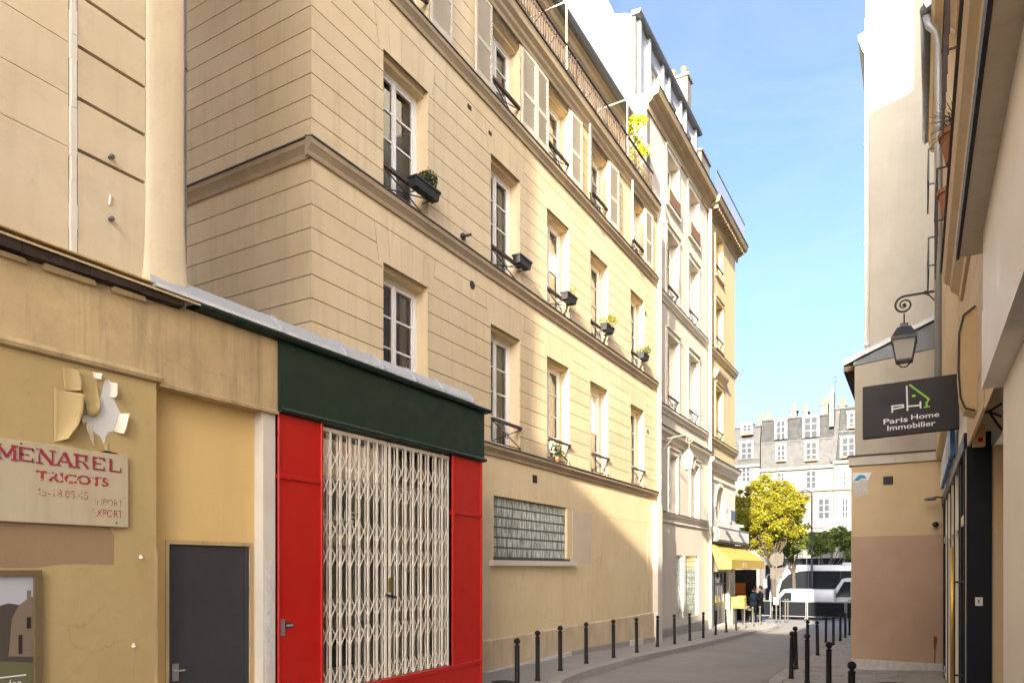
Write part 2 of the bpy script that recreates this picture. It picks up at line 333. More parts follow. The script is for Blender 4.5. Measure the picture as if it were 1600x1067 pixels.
# ------------------------------------------------------------------ shared builders
def wall_holes(mb, fr, a0, a1, z0, z1, holes, depth=.22, d=0.0, rev=None):
    """a wall sheet with real openings (a0,a1,z0,z1) and their reveals"""
    As = sorted({a0, a1, *[h[0] for h in holes], *[h[1] for h in holes]}); Zs = sorted({z0, z1, *[h[2] for h in holes], *[h[3] for h in holes]})
    As = [a for a in As if a0 <= a <= a1]; Zs = [z for z in Zs if z0 <= z <= z1]
    for i in range(len(As) - 1):
        for j in range(len(Zs) - 1):
            ca, cz = (As[i] + As[i + 1]) / 2, (Zs[j] + Zs[j + 1]) / 2
            if any(h[0] < ca < h[1] and h[2] < cz < h[3] for h in holes): continue
            mb.quad(fr.P(As[i], Zs[j], d), fr.P(As[i + 1], Zs[j], d), fr.P(As[i + 1], Zs[j + 1], d), fr.P(As[i], Zs[j + 1], d))
    rev = rev or mb
    for h in holes:
        b0, b1, y0, y1 = h[:4]; p = lambda a, z, q: fr.P(a, z, q)
        for (aa, za), (ab, zb) in (((b0, y0), (b1, y0)), ((b1, y0), (b1, y1)), ((b1, y1), (b0, y1)), ((b0, y1), (b0, y0))):
            rev.quad(p(aa, za, d), p(ab, zb, d), p(ab, zb, d - depth), p(aa, za, d - depth))
def window(bld, fr, a0, a1, z0, z1, d=-.20, rows=4, leaves=2, curtain=None, small=False, rail=None, room=True, frame_m=None, fw=.06):
    """part window (its fixed frame) with casements, panes, curtain and handrail as sub-parts"""
    fm = frame_m or M['white_wood']
    b = MB(); t = fw
    b.fbox(fr, a0 - .01, a0 + t, z0, z1, d - .08, d); b.fbox(fr, a1 - t, a1 + .01, z0, z1, d - .08, d); b.fbox(fr, a0 + t, a1 - t, z1 - t, z1 + .01, d - .08, d); b.fbox(fr, a0 + t, a1 - t, z0 - .01, z0 + t * .8, d - .08, d)
    w = b.build('window', fm, bld)
    n = leaves; cw = (a1 - a0 - 2 * t) / n
    for k in range(n):
        c0 = a0 + t + k * cw; c1 = c0 + cw; st = .05 if not small else .04; zb, zt = z0 + t * .8, z1 - t
        cb = MB(); e = .002
        cb.fbox(fr, c0 + e, c0 + st, zb + e, zt - e, d - .06, d - .012); cb.fbox(fr, c1 - st, c1 - e, zb + e, zt - e, d - .06, d - .012)
        cb.fbox(fr, c0 + st, c1 - st, zt - st, zt - e, d - .06, d - .012); cb.fbox(fr, c0 + st, c1 - st, zb + e, zb + st * 1.6, d - .06, d - .012)
        hh = (zt - zb - st * 2.6) / rows; g0 = zb + st * 1.6
        for r in range(1, rows): cb.fbox(fr, c0 + st, c1 - st, g0 + r * hh - .014, g0 + r * hh + .014, d - .055, d - .016)
        if n == 2 and k == 0: cb.fbox(fr, c1 - .025, c1 + .025, zb + e, zt - e, d - .012, d + .008)
        cb.build('casement', fm, w)
        for r in range(rows):
            pb = MB(); pb.quad(fr.P(c0 + st, g0 + r * hh + .014, d - .035), fr.P(c1 - st, g0 + r * hh + .014, d - .035), fr.P(c1 - st, g0 + (r + 1) * hh - .014, d - .035), fr.P(c0 + st, g0 + (r + 1) * hh - .014, d - .035))
            pb.build('pane', M['glass'], w)
    if curtain:
        for side, frac in curtain[1]:
            cb = MB(); x0, x1 = (a0 + t, a0 + (a1 - a0) * frac) if side < 0 else (a1 - (a1 - a0) * frac, a1 - t); nn = max(6, int(frac * 22)); pr = None
            for i in range(nn + 1):
                aa = x0 + (x1 - x0) * i / nn; dd = d - .16 + .025 * math.sin(i * 2.1) + .01 * random.random()
                q = (fr.P(aa, z0 + .05, dd), fr.P(aa, z1 - .08, dd))
                if pr: cb.quad(pr[0], q[0], q[1], pr[1])
                pr = q
            cb.build('curtain', M[curtain[0]], w, smooth=True)
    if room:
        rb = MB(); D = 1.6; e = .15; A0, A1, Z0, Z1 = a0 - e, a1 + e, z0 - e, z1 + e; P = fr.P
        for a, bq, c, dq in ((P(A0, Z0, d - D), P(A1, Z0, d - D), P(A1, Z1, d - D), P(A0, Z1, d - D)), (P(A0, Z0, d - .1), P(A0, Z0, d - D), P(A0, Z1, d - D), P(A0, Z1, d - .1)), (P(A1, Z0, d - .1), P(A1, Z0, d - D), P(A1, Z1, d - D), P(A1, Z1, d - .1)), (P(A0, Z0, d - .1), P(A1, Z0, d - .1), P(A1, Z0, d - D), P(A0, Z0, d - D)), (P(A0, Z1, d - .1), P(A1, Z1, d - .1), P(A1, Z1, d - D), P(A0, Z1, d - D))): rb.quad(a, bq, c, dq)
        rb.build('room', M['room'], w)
    if rail:
        hz, hd, col = rail; rb = MB()
        rb.fbox(fr, a0 + .002, a1 - .002, z0 + hz, z0 + hz + .05, hd - .03, hd + .03); rb.build('handrail', M[col], w)
        ib = MB(); am = (a0 + a1) / 2
        for p, q in (((a0, z0 + .03), (a1, z0 + hz)), ((a0, z0 + hz), (a1, z0 + .03))): ib.bar(fr.P(p[0], p[1], hd), fr.P(q[0], q[1], hd), .016)
        ib.fbox(fr, a0, a1, z0 + .02, z0 + .035, hd - .008, hd + .008)
        th = [fr.P(am + .06 * math.cos(q / 12 * 2 * math.pi), z0 + hz * .52 + .06 * math.sin(q / 12 * 2 * math.pi), hd) for q in range(13)]; ib.tube(th, .007, 5, False)
        ib.build('guard_bars', M['iron'], w)
    return w
def text_mesh(body, size, bold=0.0, align='LEFT'):
    cu = bpy.data.curves.new('txt', 'FONT'); cu.body = body; cu.size = size; cu.offset = bold; cu.align_x = align; cu.resolution_u = 3
    o = bpy.data.objects.new('txt', cu); COL.objects.link(o); dg = bpy.context.evaluated_depsgraph_get()
    me = o.evaluated_get(dg).to_mesh(); vs = [v.co.copy() for v in me.vertices]; fs = [tuple(p.vertices) for p in me.polygons]
    o.evaluated_get(dg).to_mesh_clear(); bpy.data.objects.remove(o); bpy.data.curves.remove(cu)
    return vs, fs
def put_text(name, fr, body, a, z, d, size, m, parent, width=None, height=None, bold=0.0, tilt=0.0, slant=0.0):
    vs, fs = text_mesh(body, size, bold)
    x0, x1 = min(v.x for v in vs), max(v.x for v in vs); y0, y1 = min(v.y for v in vs), max(v.y for v in vs)
    sx = width / (x1 - x0) if width else 1.0; sy = height / (y1 - y0) if height else sx
    b = MB(); b.add([fr.P(a + (v.x - x0) * sx, z + (v.y - y0) * sy + (v.x - x0) * sx * tilt, d) for v in vs], fs)
    return b.build(name, m, parent)

# ================================================================== THE SETTING: ground, road, pavements
def sheet(name, m, x0, x1, y0, y1, dz):
    ys = sorted({y0, y1, *[y for y, _ in ZG if y0 < y < y1]}); b = MB()
    for a, c in zip(ys, ys[1:]): b.quad((x0, a, zg(a) + dz), (x1, a, zg(a) + dz), (x1, c, zg(c) + dz), (x0, c, zg(c) + dz))
    return struct(b.build(name, m))
sheet('ground', M['ground'], -1500, 1500, -400, 2500, -.15)
sheet('road', M['asphalt'], -70, 70, -60, 84, -.10)
def resample(pts, step):
    out = [Vector(pts[0])]; acc = 0
    for p, q in zip(pts, pts[1:]):
        p, q = Vector(p), Vector(q); L = (q - p).length; n = max(1, int(round(L / .1)))
        for i in range(1, n + 1):
            r = p.lerp(q, i / n)
            if (r - out[-1]).length >= step: out.append(r)
    return out
def smooth_line(pts, it=2):
    pts = [Vector(p) for p in pts]
    for _ in range(it):
        o = [pts[0]]
        for p, q in zip(pts, pts[1:]): o += [p.lerp(q, .25), p.lerp(q, .75)]
        pts = o + [pts[-1]]
    return pts
def zr(x, y): return zg(y) + .055 * max(0.0, min(1.7, x + 1.25))
def pavement(name, line, inner_x, side, zf, m):
    """a pavement sheet behind the kerb line with separate granite kerb stones as parts"""
    ln = smooth_line(line); b = MB(); W = .24
    ks = resample(ln, .35); inn = []
    for i, p in enumerate(ks):
        t = (ks[min(i + 1, len(ks) - 1)] - ks[max(i - 1, 0)]).normalized(); n = Vector((-t.y, t.x)) * side; inn.append(p + n * W)
    for p, q in zip(inn, inn[1:]):
        xs = [inner_x]
        cols = 6
        for c in range(cols):
            f0, f1 = c / cols, (c + 1) / cols
            A = [(p.x + (inner_x - p.x) * f0, p.y), (p.x + (inner_x - p.x) * f1, p.y), (q.x + (inner_x - q.x) * f1, q.y), (q.x + (inner_x - q.x) * f0, q.y)]
            b.quad(*[(x, y, zf(x, y)) for x, y in A])
    o = struct(b.build(name, m))
    st = resample([p for p in ln if -2 < p.y < 40], 1.0)
    for p, q in zip(st, st[1:]):
        t = (q - p).normalized(); n = Vector((-t.y, t.x)) * side; e = t * .006; jit = random.uniform(-.004, .006)
        c = [p + e, q - e, q - e + n * (W - .006), p + e + n * (W - .006)]
        kb = MB(); kb.hexa([(x.x, x.y, zf(x.x, x.y) - .14) for x in c] + [(x.x + (n.x * .02 if i < 2 else 0), x.y, zf(x.x, x.y) + .008 + jit) for i, x in enumerate(c)])
        kb.build('kerb_stone', M['granite'], o)
    return o
KL = [(-3.9, -60), (-3.9, 0), (-3.9, 7.4), (-4.3, 8.7), (-4.8, 9.7), (-5.2, 10.7), (-5.42, 12.2), (-5.48, 15), (-5.48, 20), (-5.46, 25), (-5.3, 29), (-5.2, 31.5), (-5.5, 34), (-6.6, 36.5), (-9, 38), (-15, 38.5), (-60, 38.5)]
pavement('pavement_left', KL, -14, 1, lambda x, y: zg(y), M['pave'])
KR = [(-.8, -60), (-.8, 0), (-.8, 7.5), (-1.1, 9.2), (-1.6, 10.7), (-2.12, 11.9), (-2.34, 13.2), (-2.34, 15), (-2.32, 20), (-2.3, 27), (-2.0, 31), (-.6, 34), (4, 35.5), (60, 36)]
pav_r = pavement('pavement_right', KR, 3.0, -1, lambda x, y: zr(x, y) - .03, M['joint'])
def kerb_x(y):
    ln = smooth_line(KR)
    for p, q in zip(ln, ln[1:]):
        if p.y <= y <= q.y and q.y > p.y: return p.x + (q.x - p.x) * (y - p.y) / (q.y - p.y)
    return -.8
y = 7.0; rnd = random.Random(3)
while y < 30:
    h = rnd.choice([.34, .38, .42, .45]); xa = max(kerb_x(y), kerb_x(y + h)) + .245; x = xa - rnd.uniform(0, .5); xmax = .395 if y + h < 15.6 else -1.17
    while x < xmax:
        w = rnd.uniform(.45, .85); x0, x1 = max(x, xa), min(x + w, xmax)
        if x1 - x0 > .06:
            g = .006; c = [(x0 + g, y + g), (x1 - g, y + g), (x1 - g, y + h - g), (x0 + g, y + h - g)]; j = rnd.uniform(-.003, .003)
            sb = MB(); sb.hexa([(p, q, zr(p, q) - .05) for p, q in c] + [(p, q, zr(p, q) + j) for p, q in c]); sb.build('paving_slab', M['slab'], pav_r)
        x += w
    y += h
# worn strips: gutter dirt along the kerbs, asphalt repairs
road = bpy.data.objects['road']; M['gutter'] = surf('gutter_dirt', (.15, .138, .122), (.21, .195, .175), var=1, scale=4, fine=.4, finescale=120); M['repair'] = surf('asphalt_repair', (.20, .19, .178), (.24, .228, .21), var=.9, scale=1.2, fine=.4, finescale=150, bump=.5, bumpscale=170)
for ln, sg in ((KL, 1), (KR, -1)):
    pl_ = [p for p in smooth_line(ln) if 5 < p.y < 37]; gbm = MB()
    for i, (p, q) in enumerate(zip(pl_, pl_[1:])):
        w0, w1 = .12 + .05 * math.sin(i * 1.9), .12 + .05 * math.sin((i + 1) * 1.9); gbm.quad((p.x - sg * .0, p.y, zg(p.y) - .095), (q.x, q.y, zg(q.y) - .095), (q.x + sg * w1, q.y, zg(q.y) - .095), (p.x + sg * w0, p.y, zg(p.y) - .095))
    gbm.build('gutter_dirt', M['gutter'], road)
for pts_ in ([(-4.6, 9.2), (-3.1, 9.0), (-2.9, 12.3), (-4.4, 12.5)], [(-3.9, 15.5), (-2.9, 15.4), (-2.8, 22.8), (-3.8, 22.9)], [(-4.9, 25), (-3.6, 24.9), (-3.5, 26.4), (-4.8, 26.5)]):
    rbm = MB(); ys_ = sorted({p[1] for p in pts_} | {y for y, _ in ZG if min(p[1] for p in pts_) < y < max(p[1] for p in pts_)}); x0_, x1_ = min(p[0] for p in pts_), max(p[0] for p in pts_)
    for a_, c_ in zip(ys_, ys_[1:]): rbm.quad((x0_, a_, zg(a_) - .0955), (x1_, a_, zg(a_) - .0955), (x1_, c_, zg(c_) - .0955), (x0_, c_, zg(c_) - .0955))
    rbm.build('asphalt_repair', M['repair'], road)
# iron cover let into the slabs in front of the brown wall, and a small one on the asphalt opposite
def cover(name, label, x, y, r, zf):
    t = thing(name, label, 'manhole cover', (x, y, zf)); b = MB(); b.lathe([(r, 0), (r, .012), (r * .93, .012), (r * .93, .007), (r * .86, .007), (r * .86, .014), (.001, .014)], (x, y, zf - .004), 28); b.build('lid', M['iron'], t)
    k = MB()
    for i in range(-3, 4):
        for j in range(-3, 4):
            if i * i + j * j < 11: k.box(x + i * r * .22 - .016, x + i * r * .22 + .016, y + j * r * .22 - .016, y + j * r * .22 + .016, zf + .010, zf + .016)
    k.build('tread_pattern', M['iron'], t)
cover('manhole_cover', 'round iron manhole cover in the stone slabs before the brown wall', -.25, 13.0, .36, zr(-.25, 13.0))
cover('manhole_cover', 'small iron cover in the asphalt pavement beside the glass block window', -6.0, 10.2, .2, zg(10.2))

# ================================================================== MAIN BUILDING: ochre, horizontal joints, five window bays
XM = -6.9; fm = FX(XM); ME0, ME1 = 6.78, 21.0
S1, S2, S3, CO = 4.21, 7.50, 10.66, 12.36
WY = [(8.22, 9.34), (11.28, 12.40), (13.58, 14.70), (15.90, 17.03), (18.68, 19.78)]
main = thing('apartment_building', 'ochre five storey apartment building with horizontal joints, string courses and louvred shutters', 'building', (XM, 14, 0))
holes = []
for a0, a1 in WY: holes += [(a0, a1, S1, 6.44), (a0, a1, S2, 9.61), (a0, a1, S3, 12.24)]
GB = (11.38, 14.60, 2.10, 3.26)
holes.append(GB)
JD = .018
b = MB(); rv = MB(); wall_holes(b, fm, ME0 + JD, ME1, S1 - .1, 12.9, [h for h in holes if h[2] > 4], .30, -JD, rv); rv.build('window_reveals', M['stone'], main, kind='stuff')
side = FY(ME0); sb = Fr((0, ME0, 0), (1, 0, 0), (0, -1, 0))
b.quad(side.P(-14, -.6, -JD), side.P(XM - JD, -.6, -JD), side.P(XM - JD, 12.9, -JD), side.P(-14, 12.9, -JD))
wall_m = b.build('wall', M['joint'], main)
b = MB(); wall_holes(b, fm, ME0, ME1, -.6, S1 - .2, [GB], .12, 0); b.build('ground_floor_wall', M['ground_wall'], main)
# courses of render blocks
def course_rows(z0, z1, n): return [(z0 + (z1 - z0) * i / n, z0 + (z1 - z0) * (i + 1) / n) for i in range(n)]
J = .0068; MB0 = ME0 + .0485
def block(pts, frm=fm):
    bb = MB(); bb.fpoly(frm, pts, -JD - .03, 0); return bb.build('wall_block', M['stone'], main)
for z0, z1, n, head, lint in ((S1, S2 - .22, 10, 6.44, 2), (S2, S3 - .22, 10, 9.61, 2), (S3, CO, 6, 12.24, 0)):
    rows = course_rows(z0, z1, n); ltop = next((r[1] for r in rows if r[1] > head + .42), None) if lint else head + .001
    for (r0, r1) in rows:
        q0, q1 = r0 + J, r1 - J
        if lint and r0 >= ltop - .01:
            block([(MB0, q0), (ME1, q0), (ME1, q1), (MB0, q1)]); continue
        edges = [MB0]
        for a0, a1 in WY: edges += [a0, a1]
        edges.append(ME1)
        for k in range(0, len(edges), 2):
            l, r = edges[k], edges[k + 1]
            def ins(z):
                return 0.0 if z <= head else .10 + (z - head) / max(.01, (ltop - head)) * .10
            if q1 <= head + .001 or not lint:
                e = -.003; block([(l + (e if k else 0), q0), (r - (e if k < 10 else 0), q0), (r - (e if k < 10 else 0), q1), (l + (e if k else 0), q1)])
            elif q0 >= head:
                block([(l + (ins(q0) + J if k else 0), q0), (r - (ins(q0) + J if k < 10 else 0), q0), (r - (ins(q1) + J if k < 10 else 0), q1), (l + (ins(q1) + J if k else 0), q1)])
            else:
                pl = [(l - (.003 if k else 0), q0), (r + (.003 if k < 10 else 0), q0)]; pr = [(r, head), (r - .10 - J, head), (r - ins(q1) - J, q1)] if k < 10 else [(r, q1)]
                pe = [(l + ins(q1) + J, q1), (l + .10 + J, head), (l, head)] if k else [(l, q1)]
                block(pl + pr + pe)
    if lint:
        for a0, a1 in WY:
            w0, w1 = a0 - .10, a1 + .10; t0, t1 = a0 - .20, a1 + .20; nv = 5
            for i in range(nv):
                f0, f1 = i / nv, (i + 1) / nv; e = .0022
                block([(w0 + (w1 - w0) * f0 + e, head), (w0 + (w1 - w0) * f1 - e, head), (t0 + (t1 - t0) * f1 - e, ltop - J), (t0 + (t1 - t0) * f0 + e, ltop - J)])
# blocks of the flank (faces the camera end)
for z0, z1, n in ((S1 - 4 * .307, S1, 4), (S1, S2 - .22, 10), (S2, S3 - .22, 10), (S3, CO, 6)):
    for r0, r1 in course_rows(z0, z1, n):
        bb = MB(); bb.fpoly(side, [(-14, r0 + J), (XM, r0 + J), (XM, r1 - J), (-14, r1 - J)], -JD - .03, 0); bb.build('wall_block', M['stone'], main)
# string courses with lead capping
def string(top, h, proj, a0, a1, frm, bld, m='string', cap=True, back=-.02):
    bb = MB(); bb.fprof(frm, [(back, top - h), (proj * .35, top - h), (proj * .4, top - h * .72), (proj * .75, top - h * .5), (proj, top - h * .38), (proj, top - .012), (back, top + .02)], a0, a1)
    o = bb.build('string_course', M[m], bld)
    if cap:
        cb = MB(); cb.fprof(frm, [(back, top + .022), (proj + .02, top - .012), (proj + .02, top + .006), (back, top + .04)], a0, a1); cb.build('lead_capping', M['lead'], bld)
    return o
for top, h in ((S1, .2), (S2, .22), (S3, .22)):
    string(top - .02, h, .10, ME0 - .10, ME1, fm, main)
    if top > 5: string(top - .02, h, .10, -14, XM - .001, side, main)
# windows
random.seed(11)
cur = {0: ('curtain', [(1, .22)]), 1: ('curtain', [(1, .3)]), 2: ('curtain_tan', [(1, .5), (-1, .5)]), 3: ('curtain_tan', [(1, .5), (-1, .5)]), 4: ('curtain_tan', [(1, .5), (-1, .5)])}
for fl, (z0, z1) in enumerate(((S1, 6.44), (S2, 9.61), (S3, 12.24))):
    for k, (a0, a1) in enumerate(WY):
        cu = cur[k] if not (fl == 1 and k < 2) else ('curtain', [(1, .18)]) if k == 1 else None
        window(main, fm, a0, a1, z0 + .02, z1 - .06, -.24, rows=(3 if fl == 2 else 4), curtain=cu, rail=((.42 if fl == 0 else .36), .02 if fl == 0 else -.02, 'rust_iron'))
        cb = MB(); cb.fbox(fm, a0, a1, z1 - .06, z1 + .0, -.3, -.10); cb.build('window_head', M['stone'], main)
# louvred shutters of the third floor, folded back on the wall
def shutter(a0, a1, z0, z1, ang=0.0):
    """leaf of stiles, rails and slats; ang swings it off the wall about its hinge a0"""
    w = abs(a1 - a0); sg = 1 if a1 > a0 else -1; off = root(main).location
    ca, sa = math.cos(ang), math.sin(ang); f2 = Fr(fm.P(a0, 0, .012), Vector((sa, sg * ca, 0)), Vector((ca, -sg * sa, 0)))
    bb = MB(); t = .038
    for p, q in ((0, .055), (w - .055, w)): bb.fbox(f2, p, q, z0, z1, 0, t)
    zm = z0 + (z1 - z0) * .45
    for p, q in ((z0, z0 + .12), (zm - .04, zm + .04), (z1 - .07, z1)): bb.fbox(f2, .055, w - .055, p, q, .002, t - .002)
    lf = bb.build('shutter', M['shutter'], main)
    for p, q in ((z0 + .12, zm - .04), (zm + .04, z1 - .07)):
        n = int((q - p) / .082); sl = (q - p) / n
        for i in range(n):
            zz = p + (i + .5) * sl; sbm = MB()
            sbm.hexa([f2.P(.056, zz - .034, .006), f2.P(w - .056, zz - .034, .006), f2.P(w - .056, zz - .026, .001), f2.P(.056, zz - .026, .001), f2.P(.056, zz + .026, t - .001), f2.P(w - .056, zz + .026, t - .001), f2.P(w - .056, zz + .034, t - .006), f2.P(.056, zz + .034, t - .006)])
            SL.append(sbm)
    bb = MB()
    for s_ in SL: bb.add(s_.v, s_.f)
    SL.clear(); o = bb.build('slats', M['shutter'], lf); o['kind'] = 'stuff'
SL = []
sz0, sz1 = S3 + .05, 12.30
for a0, a1, ang in ((8.20, 7.62, .02), (9.36, 9.95, .03), (11.26, 10.69, .02), (12.42, 12.99, .03), (13.56, 13.04, .02), (14.72, 15.28, .04), (15.88, 15.34, .35), (17.05, 17.62, .05), (18.66, 18.12, .4), (19.80, 20.38, .05)):
    shutter(a0, a1, sz0, sz1, ang)
# cornice, balcony with iron railing, set-back storey, eave
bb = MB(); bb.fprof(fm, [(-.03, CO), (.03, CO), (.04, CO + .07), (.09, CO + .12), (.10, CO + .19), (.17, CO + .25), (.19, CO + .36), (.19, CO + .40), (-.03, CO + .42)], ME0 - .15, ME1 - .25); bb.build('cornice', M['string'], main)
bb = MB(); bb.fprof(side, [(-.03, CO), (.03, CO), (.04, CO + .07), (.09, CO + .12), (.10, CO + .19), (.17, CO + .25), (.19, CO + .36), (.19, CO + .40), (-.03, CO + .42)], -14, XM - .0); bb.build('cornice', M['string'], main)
bb = MB(); bb.fbox(fm, ME0 - .18, ME1 - .22, CO + .405, CO + .44, -1.5, .22); bb.build('balcony_slab', M['lead'], main)
rz0, rz1 = CO + .46, CO + 1.12; rd = .12
def railing(a0, a1):
    bb = MB(); bb.fbox(fm, a0, a1, rz1, rz1 + .035, rd - .02, rd + .02); o = bb.build('railing', M['iron'], main)
    bb = MB(); bb.fbox(fm, a0, a1, rz0 + .03, rz0 + .05, rd - .01, rd + .01); n = int((a1 - a0) / .115)
    for i in range(n + 1):
        a = a0 + (a1 - a0) * i / n; bb.fbox(fm, a - .008, a + .008, rz0 + .0, rz1, rd - .008, rd + .008)
        if i % 6 == 3 and i < n:
            c = a + (a1 - a0) / n / 2; bb.tube([fm.P(c + .045 * math.cos(q / 10 * 2 * math.pi), (rz0 + rz1) / 2 + .2 * math.sin(q / 10 * 2 * math.pi), rd) for q in range(11)], .007, 5, False)
            bb.bar(fm.P(a, rz1, rd), fm.P(a, rz1 - .3, -.2), .014)
    bb.build('baluster_bars', M['rust_iron'], o)
for k in range(5): railing(ME0 - .1 + k * 2.72, ME0 - .1 + (k + 1) * 2.72 - .05)
for yy in (14.3, 18.1):
    bb = MB(); bb.tube([fm.P(yy, rz0, rd), fm.P(yy, rz1 + .9, rd), fm.P(yy, rz1 + .98, rd - .05), fm.P(yy + .02, rz1 + .98, -.85)], .018, 6); bb.build('awning_frame', M['shutter'], main)
ft = FX(-7.95); tw = [(ME0 + 1.45 + k * 2.75, ME0 + 2.55 + k * 2.75) for k in range(5)]
bb = MB(); wall_holes(bb, ft, ME0, ME1, CO + .4, 15.75, [(p, q, CO + .5, CO + 2.6) for p, q in tw], .2, 0); bb.build('set_back_wall', M['stone'], main)
for p, q in tw: window(main, ft, p, q, CO + .5, CO + 2.6, -.15, rows=3)
bb = MB(); bb.fprof(ft, [(-.05, 15.30), (.03, 15.30), (.05, 15.38), (.14, 15.45), (.16, 15.58), (.24, 15.64), (-.05, 15.64)], ME0, ME1 - .05); bb.build('eave_moulding', M['string'], main)
bb = MB(); bb.fprof(ft, [(-.3, 15.66), (.34, 15.66), (.40, 15.74), (.40, 15.80), (-.3, 15.95)], ME0 - .1, ME1 - .05); bb.build('gutter', M['zinc_dark'], main)
bb = MB(); bb.fprof(ft, [(.30, 15.83), (-3.5, 17.6), (-7, 15.9), (-7, 15.6), (-3.5, 17.3), (.25, 15.7)], ME0, ME1 - .05); bb.build('roof', M['zinc'], main)
bb = MB(); bb.quad(side.P(-14, 12.85, -.02), side.P(-7.95, 12.85, -.02), side.P(-7.95, 15.7, -.02), side.P(-14, 15.7, -.02)); bb.build('flank_wall', M['stone'], main)
# ground floor: plinth, repair panel, base stones, vents
bb = MB(); bb.fprof(fm, [(-.02, -.7), (.035, -.7), (.035, .555), (.0, .585), (-.02, .585)], ME0, ME1 - .42); bb.build('plinth', M['plinth'], main)
y = 11.0; rnd = random.Random(5)
while y < ME1 - .1:
    L = rnd.uniform(.8, 1.6); y1 = min(y + L, ME1 - .05); zt0, zt1 = zg(y) + .02 + .13 * min(1, max(0, (y - 11) / 6)), zg(y1) + .02 + .13 * min(1, max(0, (y1 - 11) / 6))
    bb = MB(); pr = rnd.uniform(.075, .1); bb.hexa([fm.P(y + .005, -.8, 0), fm.P(y1 - .005, -.8, 0), fm.P(y1 - .005, -.8, pr), fm.P(y + .005, -.8, pr), fm.P(y + .005, zt0, 0), fm.P(y1 - .005, zt1, 0), fm.P(y1 - .005, zt1 - .015, pr), fm.P(y + .005, zt0 - .015, pr)])
    bb.build('base_stone', M['granite'] if rnd.random() < .75 else M['bare_cement'], main); y = y1
def wpanel(name, a0, a1, z0, z1, d, m, d0=-.01): bb = MB(); bb.fbox(fm, a0, a1, z0, z1, d0, d); return bb.build(name, m, main)
for i, (z0, z1) in enumerate(((2.0, 2.35), (2.36, 2.74), (2.75, 3.22))): wpanel('repair_stone', 14.86, 15.95 - .03 * (i % 2), z0, z1 - .008, .006, M['patch'])
for i in range(7): wpanel('repair_stone', 11.02, 11.24 + .05 * (i % 2), .62 + i * .37, .62 + (i + 1) * .37 - .008, .006, M['patch'])
for i, zz in enumerate((.62, 1.0, 1.4, 1.8, 2.2, 2.6)): wpanel('repair_stone', 20.05, 20.45 - .04 * (i % 2), zz, zz + .37, .006, M['patch'])
wpanel('panel_joint', 15.97, 16.0, .6, 3.2, .003, M['plinth'])
wpanel('panel_joint', 16.0, 20.0, 3.2, 3.215, .003, M['plinth'])
pier = MB(); pier.fbox(fm, 20.56, 20.98, -.6, 3.80, -.02, .16); pier.build('corner_pier', M['ntrim'], main)
# glass block window
gbp = MB(); gbp.fbox(fm, GB[0], GB[1], GB[2], GB[3], -.14, -.066); gb = gbp.build('glass_block_window', M['dark_mortar'], main)
gm, _nt, _p = _nodes('glass_block'); _N, _L = _nt.nodes, _nt.links; _p.inputs['Roughness'].default_value = .14; _p.inputs['Specular IOR Level'].default_value = .7
_tc = _N.new('ShaderNodeTexCoord'); _ob = _N.new('ShaderNodeObjectInfo'); _ad = _N.new('ShaderNodeVectorMath'); _ad.operation = 'ADD'; _L.new(_tc.outputs['Object'], _ad.inputs[0]); _L.new(_ob.outputs['Location'], _ad.inputs[1])
_wv = _N.new('ShaderNodeTexNoise'); _mp = _N.new('ShaderNodeMapping'); _mp.inputs['Scale'].default_value = (1, 14, 2.2); _L.new(_ad.outputs[0], _mp.inputs[0]); _L.new(_mp.outputs[0], _wv.inputs['Vector']); _wv.inputs['Scale'].default_value = 1.6; _wv.inputs['Detail'].default_value = 3
_rp = _N.new('ShaderNodeValToRGB'); _e = _rp.color_ramp.elements; _e[0].position = .36; _e[0].color = (.16, .175, .14, 1); _e[1].position = .62; _e[1].color = (.60, .64, .54, 1); _L.new(_wv.outputs[0], _rp.inputs[0]); _L.new(_rp.outputs[0], _p.inputs['Base Color'])  # light and dark bands in the colour imitate refraction in the glass
nb, nr = 16, 6; cw, ch = (GB[1] - GB[0]) / nb, (GB[3] - GB[2]) / nr
blk = MB(); w2, h2 = cw / 2 - .013, ch / 2 - .012
f0 = Fr((0, 0, 0), (0, 1, 0), (1, 0, 0))
ring = lambda s, d: [f0.P(-w2 * s, -h2 * s, d), f0.P(w2 * s, -h2 * s, d), f0.P(w2 * s, h2 * s, d), f0.P(-w2 * s, h2 * s, d)]
vsb = ring(1, -.05) + ring(1, .012) + ring(.93, .028); fsb = []
for q in (0, 4): fsb += [(q + i, q + (i + 1) % 4, q + 4 + (i + 1) % 4, q + 4 + i) for i in range(4)]
nn = 7
for i in range(nn):      # ribbed face
    a, c = -.93 + 1.86 * i / nn, -.93 + 1.86 * (i + 1) / nn; m_ = (a + c) / 2; k = len(vsb)
    vsb += [f0.P(w2 * a, -h2 * .93, .028), f0.P(w2 * m_, -h2 * .93, .016), f0.P(w2 * c, -h2 * .93, .028), f0.P(w2 * c, h2 * .93, .028), f0.P(w2 * m_, h2 * .93, .016), f0.P(w2 * a, h2 * .93, .028)]
    fsb += [(k, k + 1, k + 4, k + 5), (k + 1, k + 2, k + 3, k + 4)]
bme = bpy.data.meshes.new('glass_block'); bme.from_pydata([tuple(v) for v in vsb], [], fsb); bme.materials.append(gm)
for i in range(nb):
    for j in range(nr): link('glass_block', bme, gb, fm.P(GB[0] + (i + .5) * cw, GB[2] + (j + .5) * ch, -.0885) - main.location)
bb = MB(); bb.fbox(fm, GB[0] - .02, GB[1] + .03, GB[2] - .05, GB[2] + .0, -.1, .05); bb.build('lead_sill', M['lead'], main)
bb = MB(); bb.fbox(fm, GB[0] - .17, GB[1] + .3, GB[2] - .155, GB[2] - .052, -.02, .11); bb.build('window_sill', M['ntrim'], main)
